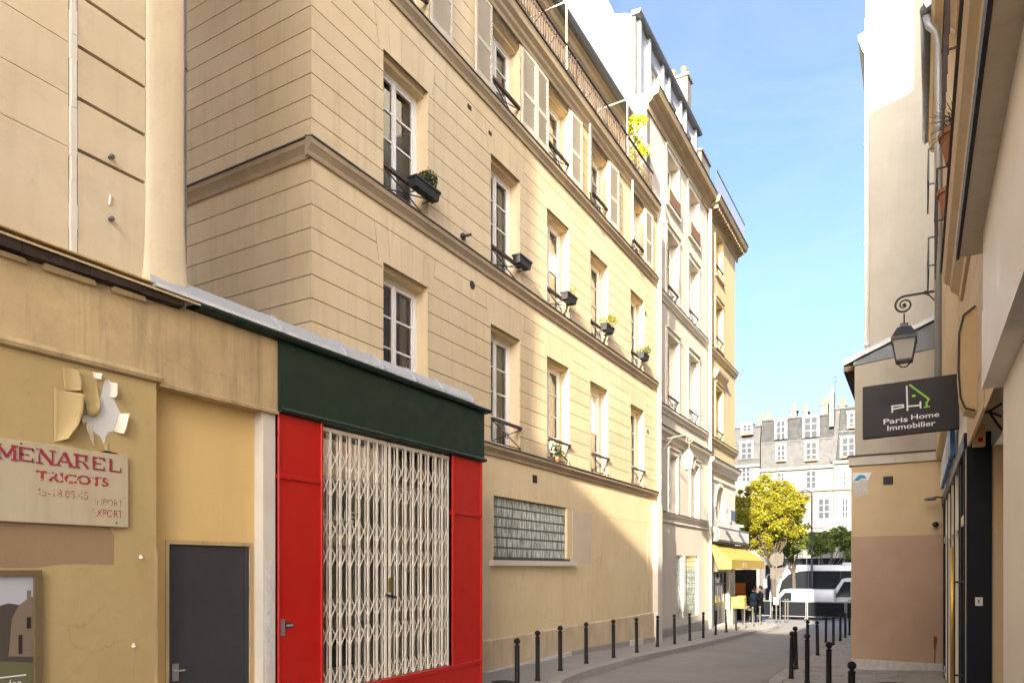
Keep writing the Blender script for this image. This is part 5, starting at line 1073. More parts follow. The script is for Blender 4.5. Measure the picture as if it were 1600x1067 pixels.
# hanging sign
hs = thing('hanging_sign', 'anthracite projecting sign with white and lime green house logo', 'sign', (.42, 9.45, 3.8)); tl = .032
f9 = FY(9.45); T = lambda a, z: (a, z + (a + .08) * tl)
def spoly(nm, pts, d0, d1, m, bev=0): bb = MB(); bb.fpoly(f9, [T(*p) for p in pts], d0, d1); return bb.build(nm, m, hs, bevel=bev)
spoly('panel', [(-.578, 3.455), (.41, 3.455), (.41, 4.075), (-.578, 4.075)], -.09, 0, M['anthracite'], .006)
spoly('mounting_plate', [(.405, 3.6), (.425, 3.6), (.425, 3.95), (.405, 3.95)], -.07, -.02, M['iron'])
def stroke(nm, p, q, w, m, k=0):
    p, q = Vector(p), Vector(q); t_ = (q - p).normalized(); n_ = Vector((-t_.y, t_.x)) * w / 2; return spoly(nm, [tuple(p - n_), tuple(q - n_), tuple(q + n_), tuple(p + n_)], .0, .004 + .0006 * k, m)
def sp(x, y): u, v = 1340 + x * .2436, 440 + y * .2436; X_, Z_ = px_y(u, v, 9.45); return X_, Z_ - (X_ + .08) * tl
WH, LI = M['white'], M['lime']
for k, (p, q) in enumerate((((222, 840), (222, 795)), ((215, 800), (292, 790)), ((292, 787), (294, 806)), ((296, 804), (226, 818)), ((320, 828), (315, 668)), ((325, 800), (404, 792)), ((404, 812), (402, 768)))): stroke('logo_stroke', sp(*p), sp(*q), .017, WH, k % 3)
for k, (p, q, w) in enumerate((((332, 660), (462, 757), .02), ((458, 752), (443, 775), .018), ((443, 770), (443, 806), .022), ((424, 806), (464, 800), .014), ((350, 733), (372, 731), .024))): stroke('logo_stroke', sp(*p), sp(*q), w, LI, k % 3)
a1_, z1_ = sp(166, 912); a2_, z2_ = sp(524, 852); ff = Fr((0, 9.45, 0), (1, 0, 0), (0, -1, 0))
def stext(body, x0, y0, x1, h):
    a, z = sp(x0, y0); a2, _ = sp(x1, y0); return put_text('lettering', ff, body, a, z + (a + .08) * tl, .004, .1, WH, hs, width=a2 - a, height=h, tilt=tl, bold=.0015)
stext('Paris', 166, 916, 322, .062); stext('Home', 343, 886, 524, .058); stext('Immobilier', 190, 957, 500, .062)
lantern('wall_lantern', 'black iron street lantern on scrolled bracket above the projecting sign', FR(.42), 13.1, 6.28, .64, M['iron'], s=1.12, arm_up=0)
# second beige house with deep eave between the agency and the brown wall
eh = thing('apartment_building', 'narrow yellowish house with zinc gutter above the agency fascia', 'building', (.3, 12.6, 3.9))
fe = FR(.30); bb = MB(); bb.fbox(fe, 10.03, 15.6, 3.96, 10.0, -4, 0); bb.build('wall', M['r1'], eh)
bb = MB(); bb.fprof(fe, [(-.05, 9.7), (.10, 9.75), (.14, 9.9), (-.05, 9.95)], 10.03, 15.6); bb.build('eave_moulding', M['r1'], eh)
bb = MB(); bb.tube([fe.P(11.9, 9.98, .20), fe.P(15.5, 9.98, .13)], .085, 10); bb.build('gutter', M['zinc_dark'], eh, smooth=True)
bb = MB(); bb.fprof(fe, [(.24, 10.02), (-4, 12.6), (-4, 12.45), (.2, 9.92)], 11.8, 15.6); bb.build('roof', M['zinc'], eh)
bb = MB(); bb.tube([fe.P(11.95, 9.9, .2), fe.P(11.9, 9.72, .17), fe.P(11.9, 9.6, .08), fe.P(11.9, 9.4, .05), fe.P(11.9, 4.2, .05)], .05, 8); bb.build('downpipe', M['zinc'], eh, smooth=True)
for zz in (6.6, 8.0):
    bb = MB()
    for y0, y1 in ((13.0, 14.2),):
        bb.bar(fe.P(y0, zz + .5, .16), fe.P(y1, zz + .5, .16), .022); bb.bar(fe.P(y0, zz, .16), fe.P(y1, zz, .16), .022)
        for y_ in (y0, y1): bb.bar(fe.P(y_, zz, .16), fe.P(y_, zz + .5, .16), .022); bb.bar(fe.P(y_, zz + .5, .16), fe.P(y_, zz + .5, 0), .02)
    bb.build('window_guard', M['iron'], eh); window(eh, fe, 13.05, 14.15, zz, zz + 1.2, .03, rows=2, room=False)
for k in range(6): bb = MB(); bb.fbox(fe, 10.04, 15.58, 4.0 + k * .42, 4.41 + k * .42, -.01, .012); bb.build('wall_block', M['r1'], eh)
# brown wall block with lean-to roof
bk = thing('corner_block', 'low block with brown painted lower wall, tan upper wall and zinc lean-to roof', 'building', (-.4, 15.65, 0)); BY = 15.65; fb = FY(BY)
bb = MB(); bb.box(-1.16, .55, BY, 18.9, -.6, 3.92); bb.build('wall', M['tan'], bk)
zbr = 2.53
bb = MB(); bb.fpoly(fb, [(-1.163, -.3), (.46, -.3), (.46, zbr), (-1.163, zbr - .01)], 0, .004); bb.build('brown_dado', M['brown'], bk)
bb = MB(); bb.fbox(fb, -1.21, .45, 3.93, 4.10, -.3, .05); bb.build('ledge', M['white_old'], bk); bb = MB(); bb.fbox(fb, -1.23, .45, 4.10, 4.13, -.3, .07); bb.build('ledge_cap', M['lead'], bk)
zE, zT = px_y(1338, 562, BY)[1], px_y(1474, 487, BY)[1]
bb = MB(); bb.fpoly(fb, [(-1.10, 4.13), (.55, 4.13), (.55, px_y(1474, 540, BY)[1]), (-1.10, zE - .12)], -3.2, 0); bb.build('upper_wall', M['greywall'], bk)
bb = MB(); bb.fpoly(fb, [(-1.12, zE - .118), (.55, px_y(1474, 540, BY)[1] + .002), (.55, zT - .06), (-1.12, zE - .05)], -3.2, .02); bb.build('zinc_gable', M['zinc_dark'], bk)
bb = MB(); bb.fpoly(fb, [(-1.30, zE - .10), (.55, zT - .03), (.55, zT + .06), (-1.30, zE + .0)], -3.2, .09); bb.build('roof', M['zinc'], bk)
bb = MB(); bb.fbox(fb, -1.30, -1.10, zE - .22, zE - .12, -3.2, .04); bb.build('eave_soffit', M['wood_dark'], bk)
bb = MB(); bb.fpoly(fb, [(-1.13, 3.30), (-.86, 3.36), (-.85, 3.7), (-.88, 3.74), (-1.12, 3.70)], .0, .006); bb.build('bare_patch', M['bare_cement'], bk)
p_ = thing('torn_poster', 'torn remnant of a blue and white poster on the tan wall', 'poster', (-1.0, BY, 3.65)); bb = MB(); bb.fpoly(fb, [(-1.14, 3.62), (-1.05, 3.60), (-.97, 3.66), (-.86, 3.63), (-.80, 3.78), (-1.13, 3.79)], .007, .010); bb.build('paper', M['white'], p_); bb = MB(); bb.fpoly(fb, [(-1.12, 3.63), (-1.04, 3.62), (-.98, 3.67), (-.88, 3.66), (-.93, 3.73), (-1.02, 3.74)], .010, .012); bb.build('blue_print', plain('print_cyan', (.03, .30, .50), .6), p_)
vent(-.51, 3.60, .17, .16, fb, bk)
bb = MB(); bb.fbox(fb, -1.11, -1.02, .42, .72, .004, .010); bb.build('meter_hatch', M['brown'], bk)
bb = MB(); bb.fpoly(fb, [(.25, .02), (.275, .02), (.285, .3), (.31, .55), (.30, .62), (.25, .60), (.245, .5), (.262, .3)], .004, .0065); bb.build('rust_stain', surf('rust_stain', (.17, .075, .03), (.24, .13, .07), scale=6), bk)
bb = MB(); bb.fbox(fb, -1.165, .46, -.3, .10, .004, .03); bb.build('skirting', M['bare_cement'], bk)
cc = thing('security_camera', 'black dome security camera on the tan wall above the brown paint', 'camera', (.28, BY, 2.7)); bb = MB(); bb.tube([fb.P(.28, 2.74, 0), fb.P(.28, 2.74, .05)], .05, 12); bb.build('mount', M['white'], cc); bb = MB(); bb.ball(fb.P(.28, 2.72, .08), .055, 12, 8); bb.build('dome', M['vehicle_glass'], cc, smooth=True)
wl = thing('wall_spotlight', 'small grey wing shaped wall light near the agency door', 'lamp', (.4, 15.3, 3.15)); bb = MB(); bb.tube([(.42, 15.45, 3.2), (.3, 15.4, 3.22), (.22, 15.38, 3.2)], .015, 6); bb.build('arm', M['iron'], wl); bb = MB(); bb.ball((.2, 15.38, 3.18), .09, 10, 6, (1.2, .8, .35)); bb.build('head', M['zinc_dark'], wl, smooth=True)
# tall gable behind it
tg = thing('apartment_building', 'tall house with blank cream gable wall behind the lean-to roof', 'building', (-1.1, 19, 0)); fq = FY(19.0)
bb = MB(); bb.box(-1.10, 7, 19.0, 33, -.8, 22); bb.build('gable_wall', M['greywall'], tg)
bb = MB(); bb.tube([fq.P(-1.07, 5, .05), fq.P(-1.07, 15.0, .05)], .05, 8); bb.build('downpipe', M['ntrim'], tg, smooth=True)
for z in (7.2, 9.6, 12): bb = MB(); bb.lathe([(.06, 0), (.06, .08)], fq.P(-1.07, z, .05), 10); bb.build('pipe_clamp', M['ntrim'], tg)
zc = px_y(1346, 55, 19)[1]; bb = MB(); bb.fprof(Fr((-1.1, 0, 0), (0, 1, 0), (-1, 0, 0)), [(-.02, zc - .5), (.05, zc - .45), (.16, zc - .1), (.16, zc), (-.02, zc + .05)], 18.97, 33); bb.build('cornice', M['greywall'], tg)

# ================================================================== unseen house added behind the camera to shade the street and show in windows
bh = thing('apartment_building', 'plain beige house added behind the viewer to shade the street', 'building', (-2, -25, 0)); fz = Fr((0, -25, 0), (1, 0, 0), (0, 1, 0)); RT = 17.2
hw = [(x, x + 1.1, z, z + 2.0) for x in (-9, -6, -3, 0, 3) for z in (1.0, 4.6, 7.9, 11.2)]
bb = MB(); wall_holes(bb, fz, -14, 6.5, -.3, RT - .3, hw, .25, 0); bb.build('wall', M['r1'], bh)
for w in hw: window(bh, fz, *w, d=-.2, rows=3, room=False, curtain=('curtain', [(-1, .5), (1, .5)]))
bb = MB(); bb.box(-14, 6.5, -33, -25.3, RT - 1, RT); bb.build('roof', M['zinc'], bh)

# ================================================================== FAR SIDE OF THE BOULEVARD
YF = 86.0; ff_ = FY(YF); M['far_frame'] = plain('far_window_paint', (.22, .215, .21), .5)
def zf(v, u=1240): return px_y(u, v, YF)[1]
def xf(u): return px_y(u, 800, YF)[0]
def far_window(bld, u0, u1, v0, v1, d=-.15, dormer=False, m='far_white', fr=ff_, flowers=None):
    x0, x1, z1, z0 = xf(u0), xf(u1), zf(v0, (u0 + u1) / 2), zf(v1, (u0 + u1) / 2); b = MB(); t = .09
    if dormer:
        b.fbox(fr, x0 - .15, x0, z0, z1, -1.2, .12); b.fbox(fr, x1, x1 + .15, z0, z1, -1.2, .12); b.fbox(fr, x0 - .2, x1 + .2, z1, z1 + .16, -1.3, .2)
    else:
        b.fbox(fr, x0 - .12, x1 + .12, z0 - .12, z0, -.1, .12)
    b.fbox(fr, x0, x0 + t, z0, z1, -.1, .03); b.fbox(fr, x1 - t, x1, z0, z1, -.1, .03); b.fbox(fr, (x0 + x1) / 2 - .05, (x0 + x1) / 2 + .05, z0, z1, -.1, .03); b.fbox(fr, x0 + t, x1 - t, z1 - t, z1, -.1, .028)
    w = b.build('window', M['far_frame'], bld); xm = (x0 + x1) / 2
    for a, c in ((x0 + t, xm - .05), (xm + .05, x1 - t)): b = MB(); b.fbox(fr, a, c, z0, z1 - t, -.08, .012); b.build('pane', M['window_far'], w)
    for k in (.33, .66): b = MB(); b.fbox(fr, x0 + t, x1 - t, z0 + (z1 - z0) * k - .03, z0 + (z1 - z0) * k + .03, -.03, .024); b.build('glazing_bar', M['far_frame'], w)
    if flowers: b = MB(); b.fbox(fr, x0, x1, z0 - .02, z0 + .18, .05, .3); b.build('window_box', M['terracotta'], w)
    return w
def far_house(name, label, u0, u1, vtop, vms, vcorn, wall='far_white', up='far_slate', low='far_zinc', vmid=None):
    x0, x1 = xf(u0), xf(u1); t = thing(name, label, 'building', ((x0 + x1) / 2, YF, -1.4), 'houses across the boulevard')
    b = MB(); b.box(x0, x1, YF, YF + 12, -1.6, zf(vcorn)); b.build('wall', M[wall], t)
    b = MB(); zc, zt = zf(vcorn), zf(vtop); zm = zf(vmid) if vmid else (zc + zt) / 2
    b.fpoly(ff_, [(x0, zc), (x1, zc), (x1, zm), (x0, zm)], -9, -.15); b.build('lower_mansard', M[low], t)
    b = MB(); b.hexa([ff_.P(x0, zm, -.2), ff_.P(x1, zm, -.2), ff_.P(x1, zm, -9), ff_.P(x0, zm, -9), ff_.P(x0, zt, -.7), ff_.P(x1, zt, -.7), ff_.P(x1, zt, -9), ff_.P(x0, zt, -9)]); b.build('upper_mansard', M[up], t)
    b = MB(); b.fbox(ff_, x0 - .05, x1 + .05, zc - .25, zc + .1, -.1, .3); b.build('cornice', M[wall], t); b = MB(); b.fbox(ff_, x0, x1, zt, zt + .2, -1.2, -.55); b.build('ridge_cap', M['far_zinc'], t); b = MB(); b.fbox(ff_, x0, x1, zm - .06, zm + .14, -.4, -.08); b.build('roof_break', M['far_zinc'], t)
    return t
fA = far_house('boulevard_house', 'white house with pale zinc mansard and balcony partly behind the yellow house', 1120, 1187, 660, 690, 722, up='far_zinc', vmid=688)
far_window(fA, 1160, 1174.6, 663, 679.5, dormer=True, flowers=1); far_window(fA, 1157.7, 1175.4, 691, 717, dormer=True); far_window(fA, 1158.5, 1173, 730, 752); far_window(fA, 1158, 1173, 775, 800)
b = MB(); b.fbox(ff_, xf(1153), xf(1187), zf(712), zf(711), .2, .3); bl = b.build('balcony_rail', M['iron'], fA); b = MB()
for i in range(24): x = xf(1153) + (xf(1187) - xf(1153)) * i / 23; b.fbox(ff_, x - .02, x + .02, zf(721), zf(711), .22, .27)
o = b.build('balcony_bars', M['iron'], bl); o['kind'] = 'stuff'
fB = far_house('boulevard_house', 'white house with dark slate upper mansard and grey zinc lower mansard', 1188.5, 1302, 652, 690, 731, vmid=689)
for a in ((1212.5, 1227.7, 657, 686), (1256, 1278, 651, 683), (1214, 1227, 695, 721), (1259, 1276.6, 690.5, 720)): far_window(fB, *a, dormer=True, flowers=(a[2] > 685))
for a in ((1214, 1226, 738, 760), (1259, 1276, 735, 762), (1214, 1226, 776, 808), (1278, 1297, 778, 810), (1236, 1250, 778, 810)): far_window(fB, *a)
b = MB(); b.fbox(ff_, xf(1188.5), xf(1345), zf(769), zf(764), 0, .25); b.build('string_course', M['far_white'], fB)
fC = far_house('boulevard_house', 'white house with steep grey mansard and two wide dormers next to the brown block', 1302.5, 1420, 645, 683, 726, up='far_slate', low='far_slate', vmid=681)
for a in ((1326, 1344, 644, 669), (1315, 1336, 683, 715)): far_window(fC, *a, dormer=True, flowers=1)
for a in ((1317, 1326, 735, 758), (1315, 1326, 778, 810)): far_window(fC, *a)
b = MB(); b.fpoly(ff_, [(xf(1298), zf(726)), (xf(1306), zf(726)), (xf(1313), zf(648)), (xf(1307), zf(648))], -.3, .15); b.build('party_wall_edge', M['far_zinc'], fC)
def far_chim(u0, u1, v0, v1, pots, bld):
    x0, x1, z0, z1 = xf(u0), xf(u1), zf(v1) - 1.0, zf(v0); b = MB(); b.box(x0, x1, YF + 1.2, YF + 2.4, z0, z1); c = b.build('chimney', M['far_white'], bld); b = MB(); b.box(x0 - .12, x1 + .12, YF + 1.1, YF + 2.5, z1, z1 + .15); b.build('chimney_cap', M['far_white'], c)
    for i in range(pots): b = MB(); b.lathe([(.2, 0), (.15, .6), (.2, .7), (.12, .75)], (x0 + (x1 - x0) * (i + .5) / pots, YF + 1.8, z1 + .15), 8); b.build('chimney_pot', M['terracotta'], c)
far_chim(1231, 1242, 639, 650, 1, fB); far_chim(1252, 1260, 642, 650, 1, fB); far_chim(1281, 1292, 634, 648, 2, fB); far_chim(1182, 1190, 650, 664, 2, fA); far_chim(1195, 1200, 648, 655, 1, fB); far_chim(1309, 1319, 638, 648, 2, fC)
b = MB(); b.box(xf(1296), xf(1303), YF - .2, YF + 1, zf(672), zf(619)); c = b.build('tall_chimney', M['far_white'], fC); b = MB(); b.tube([(xf(1299.5), YF + .4, zf(619)), (xf(1299.5), YF + .4, zf(611))], .2, 8); b.build('chimney_pot', M['zinc_dark'], c)
ta = thing('roof_antenna', 'thin television antenna on the roof beside the tall chimney', 'antenna', (xf(1303.5), YF + 1, zf(640))); b = MB(); b.tube([(xf(1303.5), YF + 1, zf(645)), (xf(1303.5), YF + 1, zf(592))], .04, 5); b.build('mast', M['iron'], ta); b = MB(); b.tube([(xf(1300), YF + 1, zf(593)), (xf(1306), YF + 1, zf(593))], .03, 5); b.tube([(xf(1302), YF + 1, zf(601)), (xf(1308), YF + 1, zf(602))], .03, 5); b.build('cross_arms', M['iron'], ta)
# cafe awning and dark ground floor
b = MB(); b.fbox(ff_, xf(1188), xf(1420), -1.5, zf(832), -.05, .05); b.build('ground_floor_front', M['iron'], fB)
aw_m = surf('grey_canvas', (.20, .18, .16), (.16, .145, .13), scale=.8)
ca = thing('cafe_awning', 'grey cafe awning with a faded oval emblem across the boulevard', 'awning', (xf(1290), YF - 1.5, zf(832)))
b = MB(); b.hexa([ff_.P(xf(1236), zf(813), 0), ff_.P(xf(1420), zf(809), 0), ff_.P(xf(1420), zf(832), 2.2), ff_.P(xf(1236), zf(834), 2.2), ff_.P(xf(1236), zf(812.4), 0), ff_.P(xf(1420), zf(808.4), 0), ff_.P(xf(1420), zf(831.4), 2.25), ff_.P(xf(1236), zf(833.4), 2.25)]); b.build('canvas', aw_m, ca)
n = 20; cx, cz = xf(1281), zf(822); b = MB(); b.add([ff_.P(cx + 1.05 * math.cos(i * 2 * math.pi / n), cz + .38 * math.sin(i * 2 * math.pi / n) - 0, 1.17 - .9 * math.sin(i * 2 * math.pi / n)) for i in range(n)], [tuple(range(n))]); b.build('emblem', surf('faded_orange', (.50, .26, .14), (.36, .22, .15), scale=3), ca)
for u0, u1 in ((1255, 1268), (1300, 1310)): b = MB(); b.fbox(ff_, xf(u0), xf(u1), -.5, zf(842), .05, .1); b.build('pale_wall_strip', M['far_white'], fB)  # pale wall strips over the dark ground floor front
sc_ = thing('terrace_screen', 'long dark glazed terrace screen behind the coach', 'screen', (xf(1290), 70, -1.4)); f70 = FY(70.0); x70 = lambda u: px_y(u, 800, 70)[0]; z70 = lambda v: px_y(1290, v, 70)[1]
b = MB(); b.fbox(f70, x70(1196), x70(1420), -1.4, z70(882), -.05, .05); b.build('base_panel', M['barrier'], sc_)
for i in range(15): x = x70(1222) + i * 1.05; b = MB(); b.fbox(f70, x, x + .06, z70(882), z70(871), -.03, .03); b.build('post', M['galv'], sc_); b = MB(); b.fbox(f70, x + .07, x + 1.04, z70(882), z70(871.5), -.01, .01); b.build('screen_panel', M['barrier'], sc_)

# ------------------------------------------------------------------ trees
def tree(name, label, base, crown, nleaf, size, mat, trunk_r, lean=0.0, seed=1, dark=None):
    """tapered trunk, limbs, and leaves gathered in uneven clumps; crown = list of (centre, radius)"""
    rn = random.Random(seed); t = thing(name, label, 'tree', base); B = Vector(base); b = MB(); top = Vector(crown[0][0])
    mid = B.lerp(top, .45) + Vector((lean, 0, 0)); b.tube([B, B.lerp(mid, .5), mid, B.lerp(top, .7)], [trunk_r * 1.25, trunk_r, trunk_r * .8, trunk_r * .5], 10)
    for c, r in crown:
        c = Vector(c); b.tube([mid + Vector((0, 0, rn.uniform(-.3, .5))), mid.lerp(c, .55) + Vector((rn.uniform(-.3, .3), rn.uniform(-.3, .3), .2)), c], [trunk_r * .42, trunk_r * .25, .03], 7)
        for k in range(4):
            d = Vector((rn.gauss(0, 1), rn.gauss(0, 1), rn.gauss(0, .8))).normalized() * r * .8; b.tube([c, c + d * .5 + Vector((0, 0, .1)), c + d], [.035, .02, .008], 5)
    b.build('trunk', M['bark'], t, smooth=True)
    b = MB(); tot = sum(r ** 2 for _, r in crown)
    for c, r in crown:
        c = Vector(c); n = int(nleaf * r * r / tot); ncl = max(8, int(r * r * 15))
        cl = []
        for _ in range(ncl):
            p = Vector((rn.gauss(0, 1), rn.gauss(0, 1), rn.gauss(0, .9))).normalized() * r * rn.uniform(.45, 1.0); cl.append((c + p, rn.uniform(.18, .42) * r))
        for _ in range(n):
            q, rr = rn.choice(cl); p = q + Vector((rn.gauss(0, .5), rn.gauss(0, .5), rn.gauss(0, .42))) * rr
            a = Vector((rn.gauss(0, 1), rn.gauss(0, 1), rn.gauss(0, .6))).normalized(); w = a.orthogonal().normalized(); s = size * rn.uniform(.6, 1.4); w = (w * math.cos(rn.uniform(0, 6.28)) + a.cross(w) * math.sin(rn.uniform(0, 6.28)))
            b.add([p - a * s, p + w * s * .5, p + a * s, p - w * s * .5], [(0, 1, 2, 3)])
    b.build('crown', M[mat], t)
    return t
YT = 52.0
def pt(u, v, y): X_, Z_ = px_y(u, v, y); return (X_, y, Z_)
tree('autumn_tree', 'large yellow leaved street tree in front of the white houses', (px_y(1211, 900, YT)[0], YT, zg(YT)), [(pt(1203, 800, YT), 1.5), (pt(1172, 795, YT), 1.25), (pt(1230, 790, YT), 1.35), (pt(1200, 768, YT), 1.1), (pt(1178, 765, YT), .8), (pt(1222, 765, YT), .85), (pt(1180, 830, YT), 1.15), (pt(1215, 838, YT), 1.0), (pt(1165, 815, YT - 1), .9), (pt(1195, 852, YT + .5), .8), (pt(1240, 808, YT + 1), .9), (pt(1160, 785, YT), .8), (pt(1245, 785, YT), .8), (pt(1190, 815, YT - 1), 1.2), (pt(1215, 800, YT - 1), 1.3), (pt(1170, 840, YT), .9), (pt(1232, 825, YT), 1.0)], 70000, .075, 'leaf_yellow', .19, seed=5)
tree('green_tree', 'dense green street tree right behind the yellow tree', (px_y(1242, 900, 57)[0], 57, zg(57)), [(pt(1238, 828, 57), 1.2), (pt(1247, 850, 57), .95), (pt(1228, 853, 57), .9), (pt(1250, 832, 57), .8), (pt(1236, 806, 57), .8), (pt(1226, 866, 57), .6)], 13000, .085, 'leaf_green', .16, seed=9)
tree('terrace_tree', 'low spreading green tree over the cafe terrace', (px_y(1296, 900, 66)[0], 66, zg(66)), [(pt(1296, 845, 66), 1.2), (pt(1275, 850, 66), .95), (pt(1318, 842, 66), 1.1), (pt(1335, 850, 66), 1.0), (pt(1308, 832, 66), .8), (pt(1272, 862, 66), .6), (pt(1325, 862, 66), .7)], 12000, .09, 'leaf_green', .13, seed=14)

# ------------------------------------------------------------------ street lamp and traffic signs
YLp = 55.0; bx, _ = px_y(1268.5, 900, YLp); zb = zg(YLp)
sl = thing('street_lamp', 'tall dark gooseneck street lamp on the boulevard', 'street lamp', (bx, YLp, zb)); zt_ = px_y(1268, 765, YLp)[1]; rad = (px_y(1270, 800, YLp)[0] - px_y(1250, 800, YLp)[0]) / 2
pts = [(bx, YLp, zb), (bx, YLp, zb + 2), (bx, YLp, zt_ - rad)] + [(bx - rad + rad * math.cos(R(k * 15)), YLp, zt_ - rad + rad * math.sin(R(k * 15))) for k in range(1, 13)] + [(bx - 2 * rad, YLp, zt_ - rad - .15)]
b = MB(); b.tube(pts, [.11, .08, .05] + [.042] * 13, 8); b.build('post', M['iron'], sl, smooth=True)
b = MB(); b.lathe([(.32, 0), (.30, .06), (.16, .22), (.06, .34), (.04, .5)], (bx - 2 * rad, YLp, zt_ - rad - .55), 14); b.build('lamp_shade', M['iron'], sl, smooth=True); b = MB(); b.ball((bx - 2 * rad, YLp, zt_ - rad - .54), .14, 10, 6); b.build('bulb', M['white'], sl)
b = MB(); b.lathe([(.12, 0), (.13, .1), (.09, .25)], (bx, YLp, zb), 12); b.build('base', M['iron'], sl)
YS = 38.0; sx, _ = px_y(1213, 900, YS); zb = zg(YS)
sp_ = thing('sign_post', 'grey post carrying the pale backs of a round and a square traffic sign', 'traffic sign', (sx, YS, zb)); Zs = lambda v: px_y(1213, v, YS)[1]
b = MB(); b.tube([(sx, YS, zb), (sx, YS, Zs(866))], .035, 8); b.build('post', M['bollard_metal'], sp_)
sgm = surf('sign_back', (.085, .072, .058), (.07, .06, .048), scale=2)
b = MB(); b.tube([(sx, YS + .03, Zs(874)), (sx, YS + .055, Zs(874))], .34, 24); b.build('round_sign', sgm, sp_)
b = MB(); b.box(sx - .3, sx + .3, YS + .03, YS + .05, Zs(904), Zs(887)); b.build('square_sign', sgm, sp_)
b = MB(); b.box(sx - .12, sx + .12, YS - .06, YS - .03, Zs(944), Zs(933)); b.build('notice', M['white'], sp_)
sp2 = thing('street_name_plate', 'small dark plate fixed on the edge of the corner house', 'sign', (XN + .1, 33.0, 4.6)); b = MB(); b.fbox(FX(XN), 32.2, 33.0, px_x(1145, 812, XN)[1], px_x(1145, 798, XN)[1], 0, .03); b.build('plate', plain('plate_blue', (.05, .07, .12), .4), sp2)
def post(label, u, v, y, top): x, _ = px_y(u, 900, y); o = thing('thin_post', label, 'post', (x, y, zg(y)), 'thin posts at the street corner'); b = MB(); b.tube([(x, y, zg(y)), (x, y, px_y(u, v, y)[1])], .03, 8); b.ball((x, y, px_y(u, v, y)[1]), .045, 8, 6); b.build('shaft', M['bollard_metal'], o); return o
for (u, v), o_ in zip(((1219, 936), (1227, 936), (1231, 936)), ('first', 'second', 'third')): post(o_ + ' thin grey post counted from the traffic sign post', u, v, 39.0, 0)

# ------------------------------------------------------------------ vehicles
def wheel(parent, c, r, w, axis):
    c = Vector(c); ax = Vector(axis); b = MB(); b.tube([c - ax * w / 2, c + ax * w / 2], r, 20); wo = b.build('wheel', M['tyre'], parent); b = MB(); b.tube([c - ax * (w / 2 + .012), c + ax * (w / 2 + .012)], r * .6, 16); b.build('rim', M['rim'], wo)
def profile_body(name, parent, fr, prof, d0, d1, m, inset=.0, bev=.06):
    b = MB(); b.fpoly(fr, prof, d0, d1); o = b.build(name, m, parent); md = o.modifiers.new('round', 'BEVEL'); md.width = bev; md.segments = 3; md.limit_method = 'ANGLE'; md.angle_limit = R(25); o.data.shade_smooth(); return o
def xat(u, y): return px_y(u, 900, y)[0]
# coach
YB = 57.5; zc0 = zg(YB) - .1; fB_ = FY(YB); c0 = xat(1200, YB); L_ = 12.5
co = thing('coach', 'white touring coach with long tinted windows passing on the boulevard', 'bus', (c0 + 6, YB, zc0)); zr_ = px_y(1300, 882, YB)[1]; Hc = zr_ - zc0
prof = [(c0 + .35, zc0 + .35), (c0 + L_, zc0 + .35), (c0 + L_, zc0 + Hc), (c0 + 1.4, zc0 + Hc), (c0 + .75, zc0 + Hc - .25), (c0 + .12, zc0 + 1.6), (c0 + .05, zc0 + .8)]
profile_body('body', co, fB_, prof, -2.5, 0, M['vehicle_white'], bev=.12)
gp = [(c0 + .95, zc0 + 1.55), (c0 + L_ - .5, zc0 + 1.95), (c0 + L_ - .5, zc0 + Hc - .42), (c0 + 1.9, zc0 + Hc - .42), (c0 + 1.25, zc0 + Hc - .85)]
gp = [(c0 + .72, zc0 + 1.25), (c0 + 1.3, zc0 + 1.3), (c0 + 2.2, zc0 + 1.72), (c0 + L_ - .5, zc0 + 1.8), (c0 + L_ - .5, zc0 + Hc - .45), (c0 + 2.4, zc0 + Hc - .45), (c0 + 1.5, zc0 + Hc - .72), (c0 + 1.0, zc0 + Hc - 1.25)]
b = MB(); b.fpoly(fB_, gp, -.02, .015); sg_ = b.build('side_windows', M['vehicle_glass'], co)
for k in range(4): x = c0 + 2.9 + k * 2.2; b = MB(); b.fbox(fB_, x, x + .05, zc0 + 1.8, zc0 + Hc - .46, .012, .022); b.build('window_pillar', M['black'], sg_)
b = MB(); b.fpoly(Fr((c0, YB, 0), (0, 1, 0), (-1, 0, 0)), [(.2, zc0 + 1.3), (2.3, zc0 + 1.3), (2.3, zc0 + Hc - .5), (.2, zc0 + Hc - .5)], -.75, -.2); b.build('windscreen', M['vehicle_glass'], co)
b = MB(); b.tube([(c0 + .5, YB - .05, zc0 + Hc - .7), (c0 + .05, YB - .22, zc0 + Hc - .75), (c0 - .12, YB - .25, zc0 + Hc - 1.1)], .05, 8); b.box(c0 - .24, c0 - .02, YB - .38, YB - .12, zc0 + Hc - 1.75, zc0 + Hc - 1.05); b.build('mirror', M['vehicle_white'], co)
for x in (c0 + 2.7, c0 + 9.2): wheel(co, (x, YB - .1 + .25, zc0 + .5), .5, .34, (0, 1, 0))
b = MB(); b.fbox(fB_, c0 + 5.2, c0 + 7.5, zc0 + Hc - .02, zc0 + Hc + .18, -2.0, -.5); b.build('roof_unit', M['vehicle_white'], co)
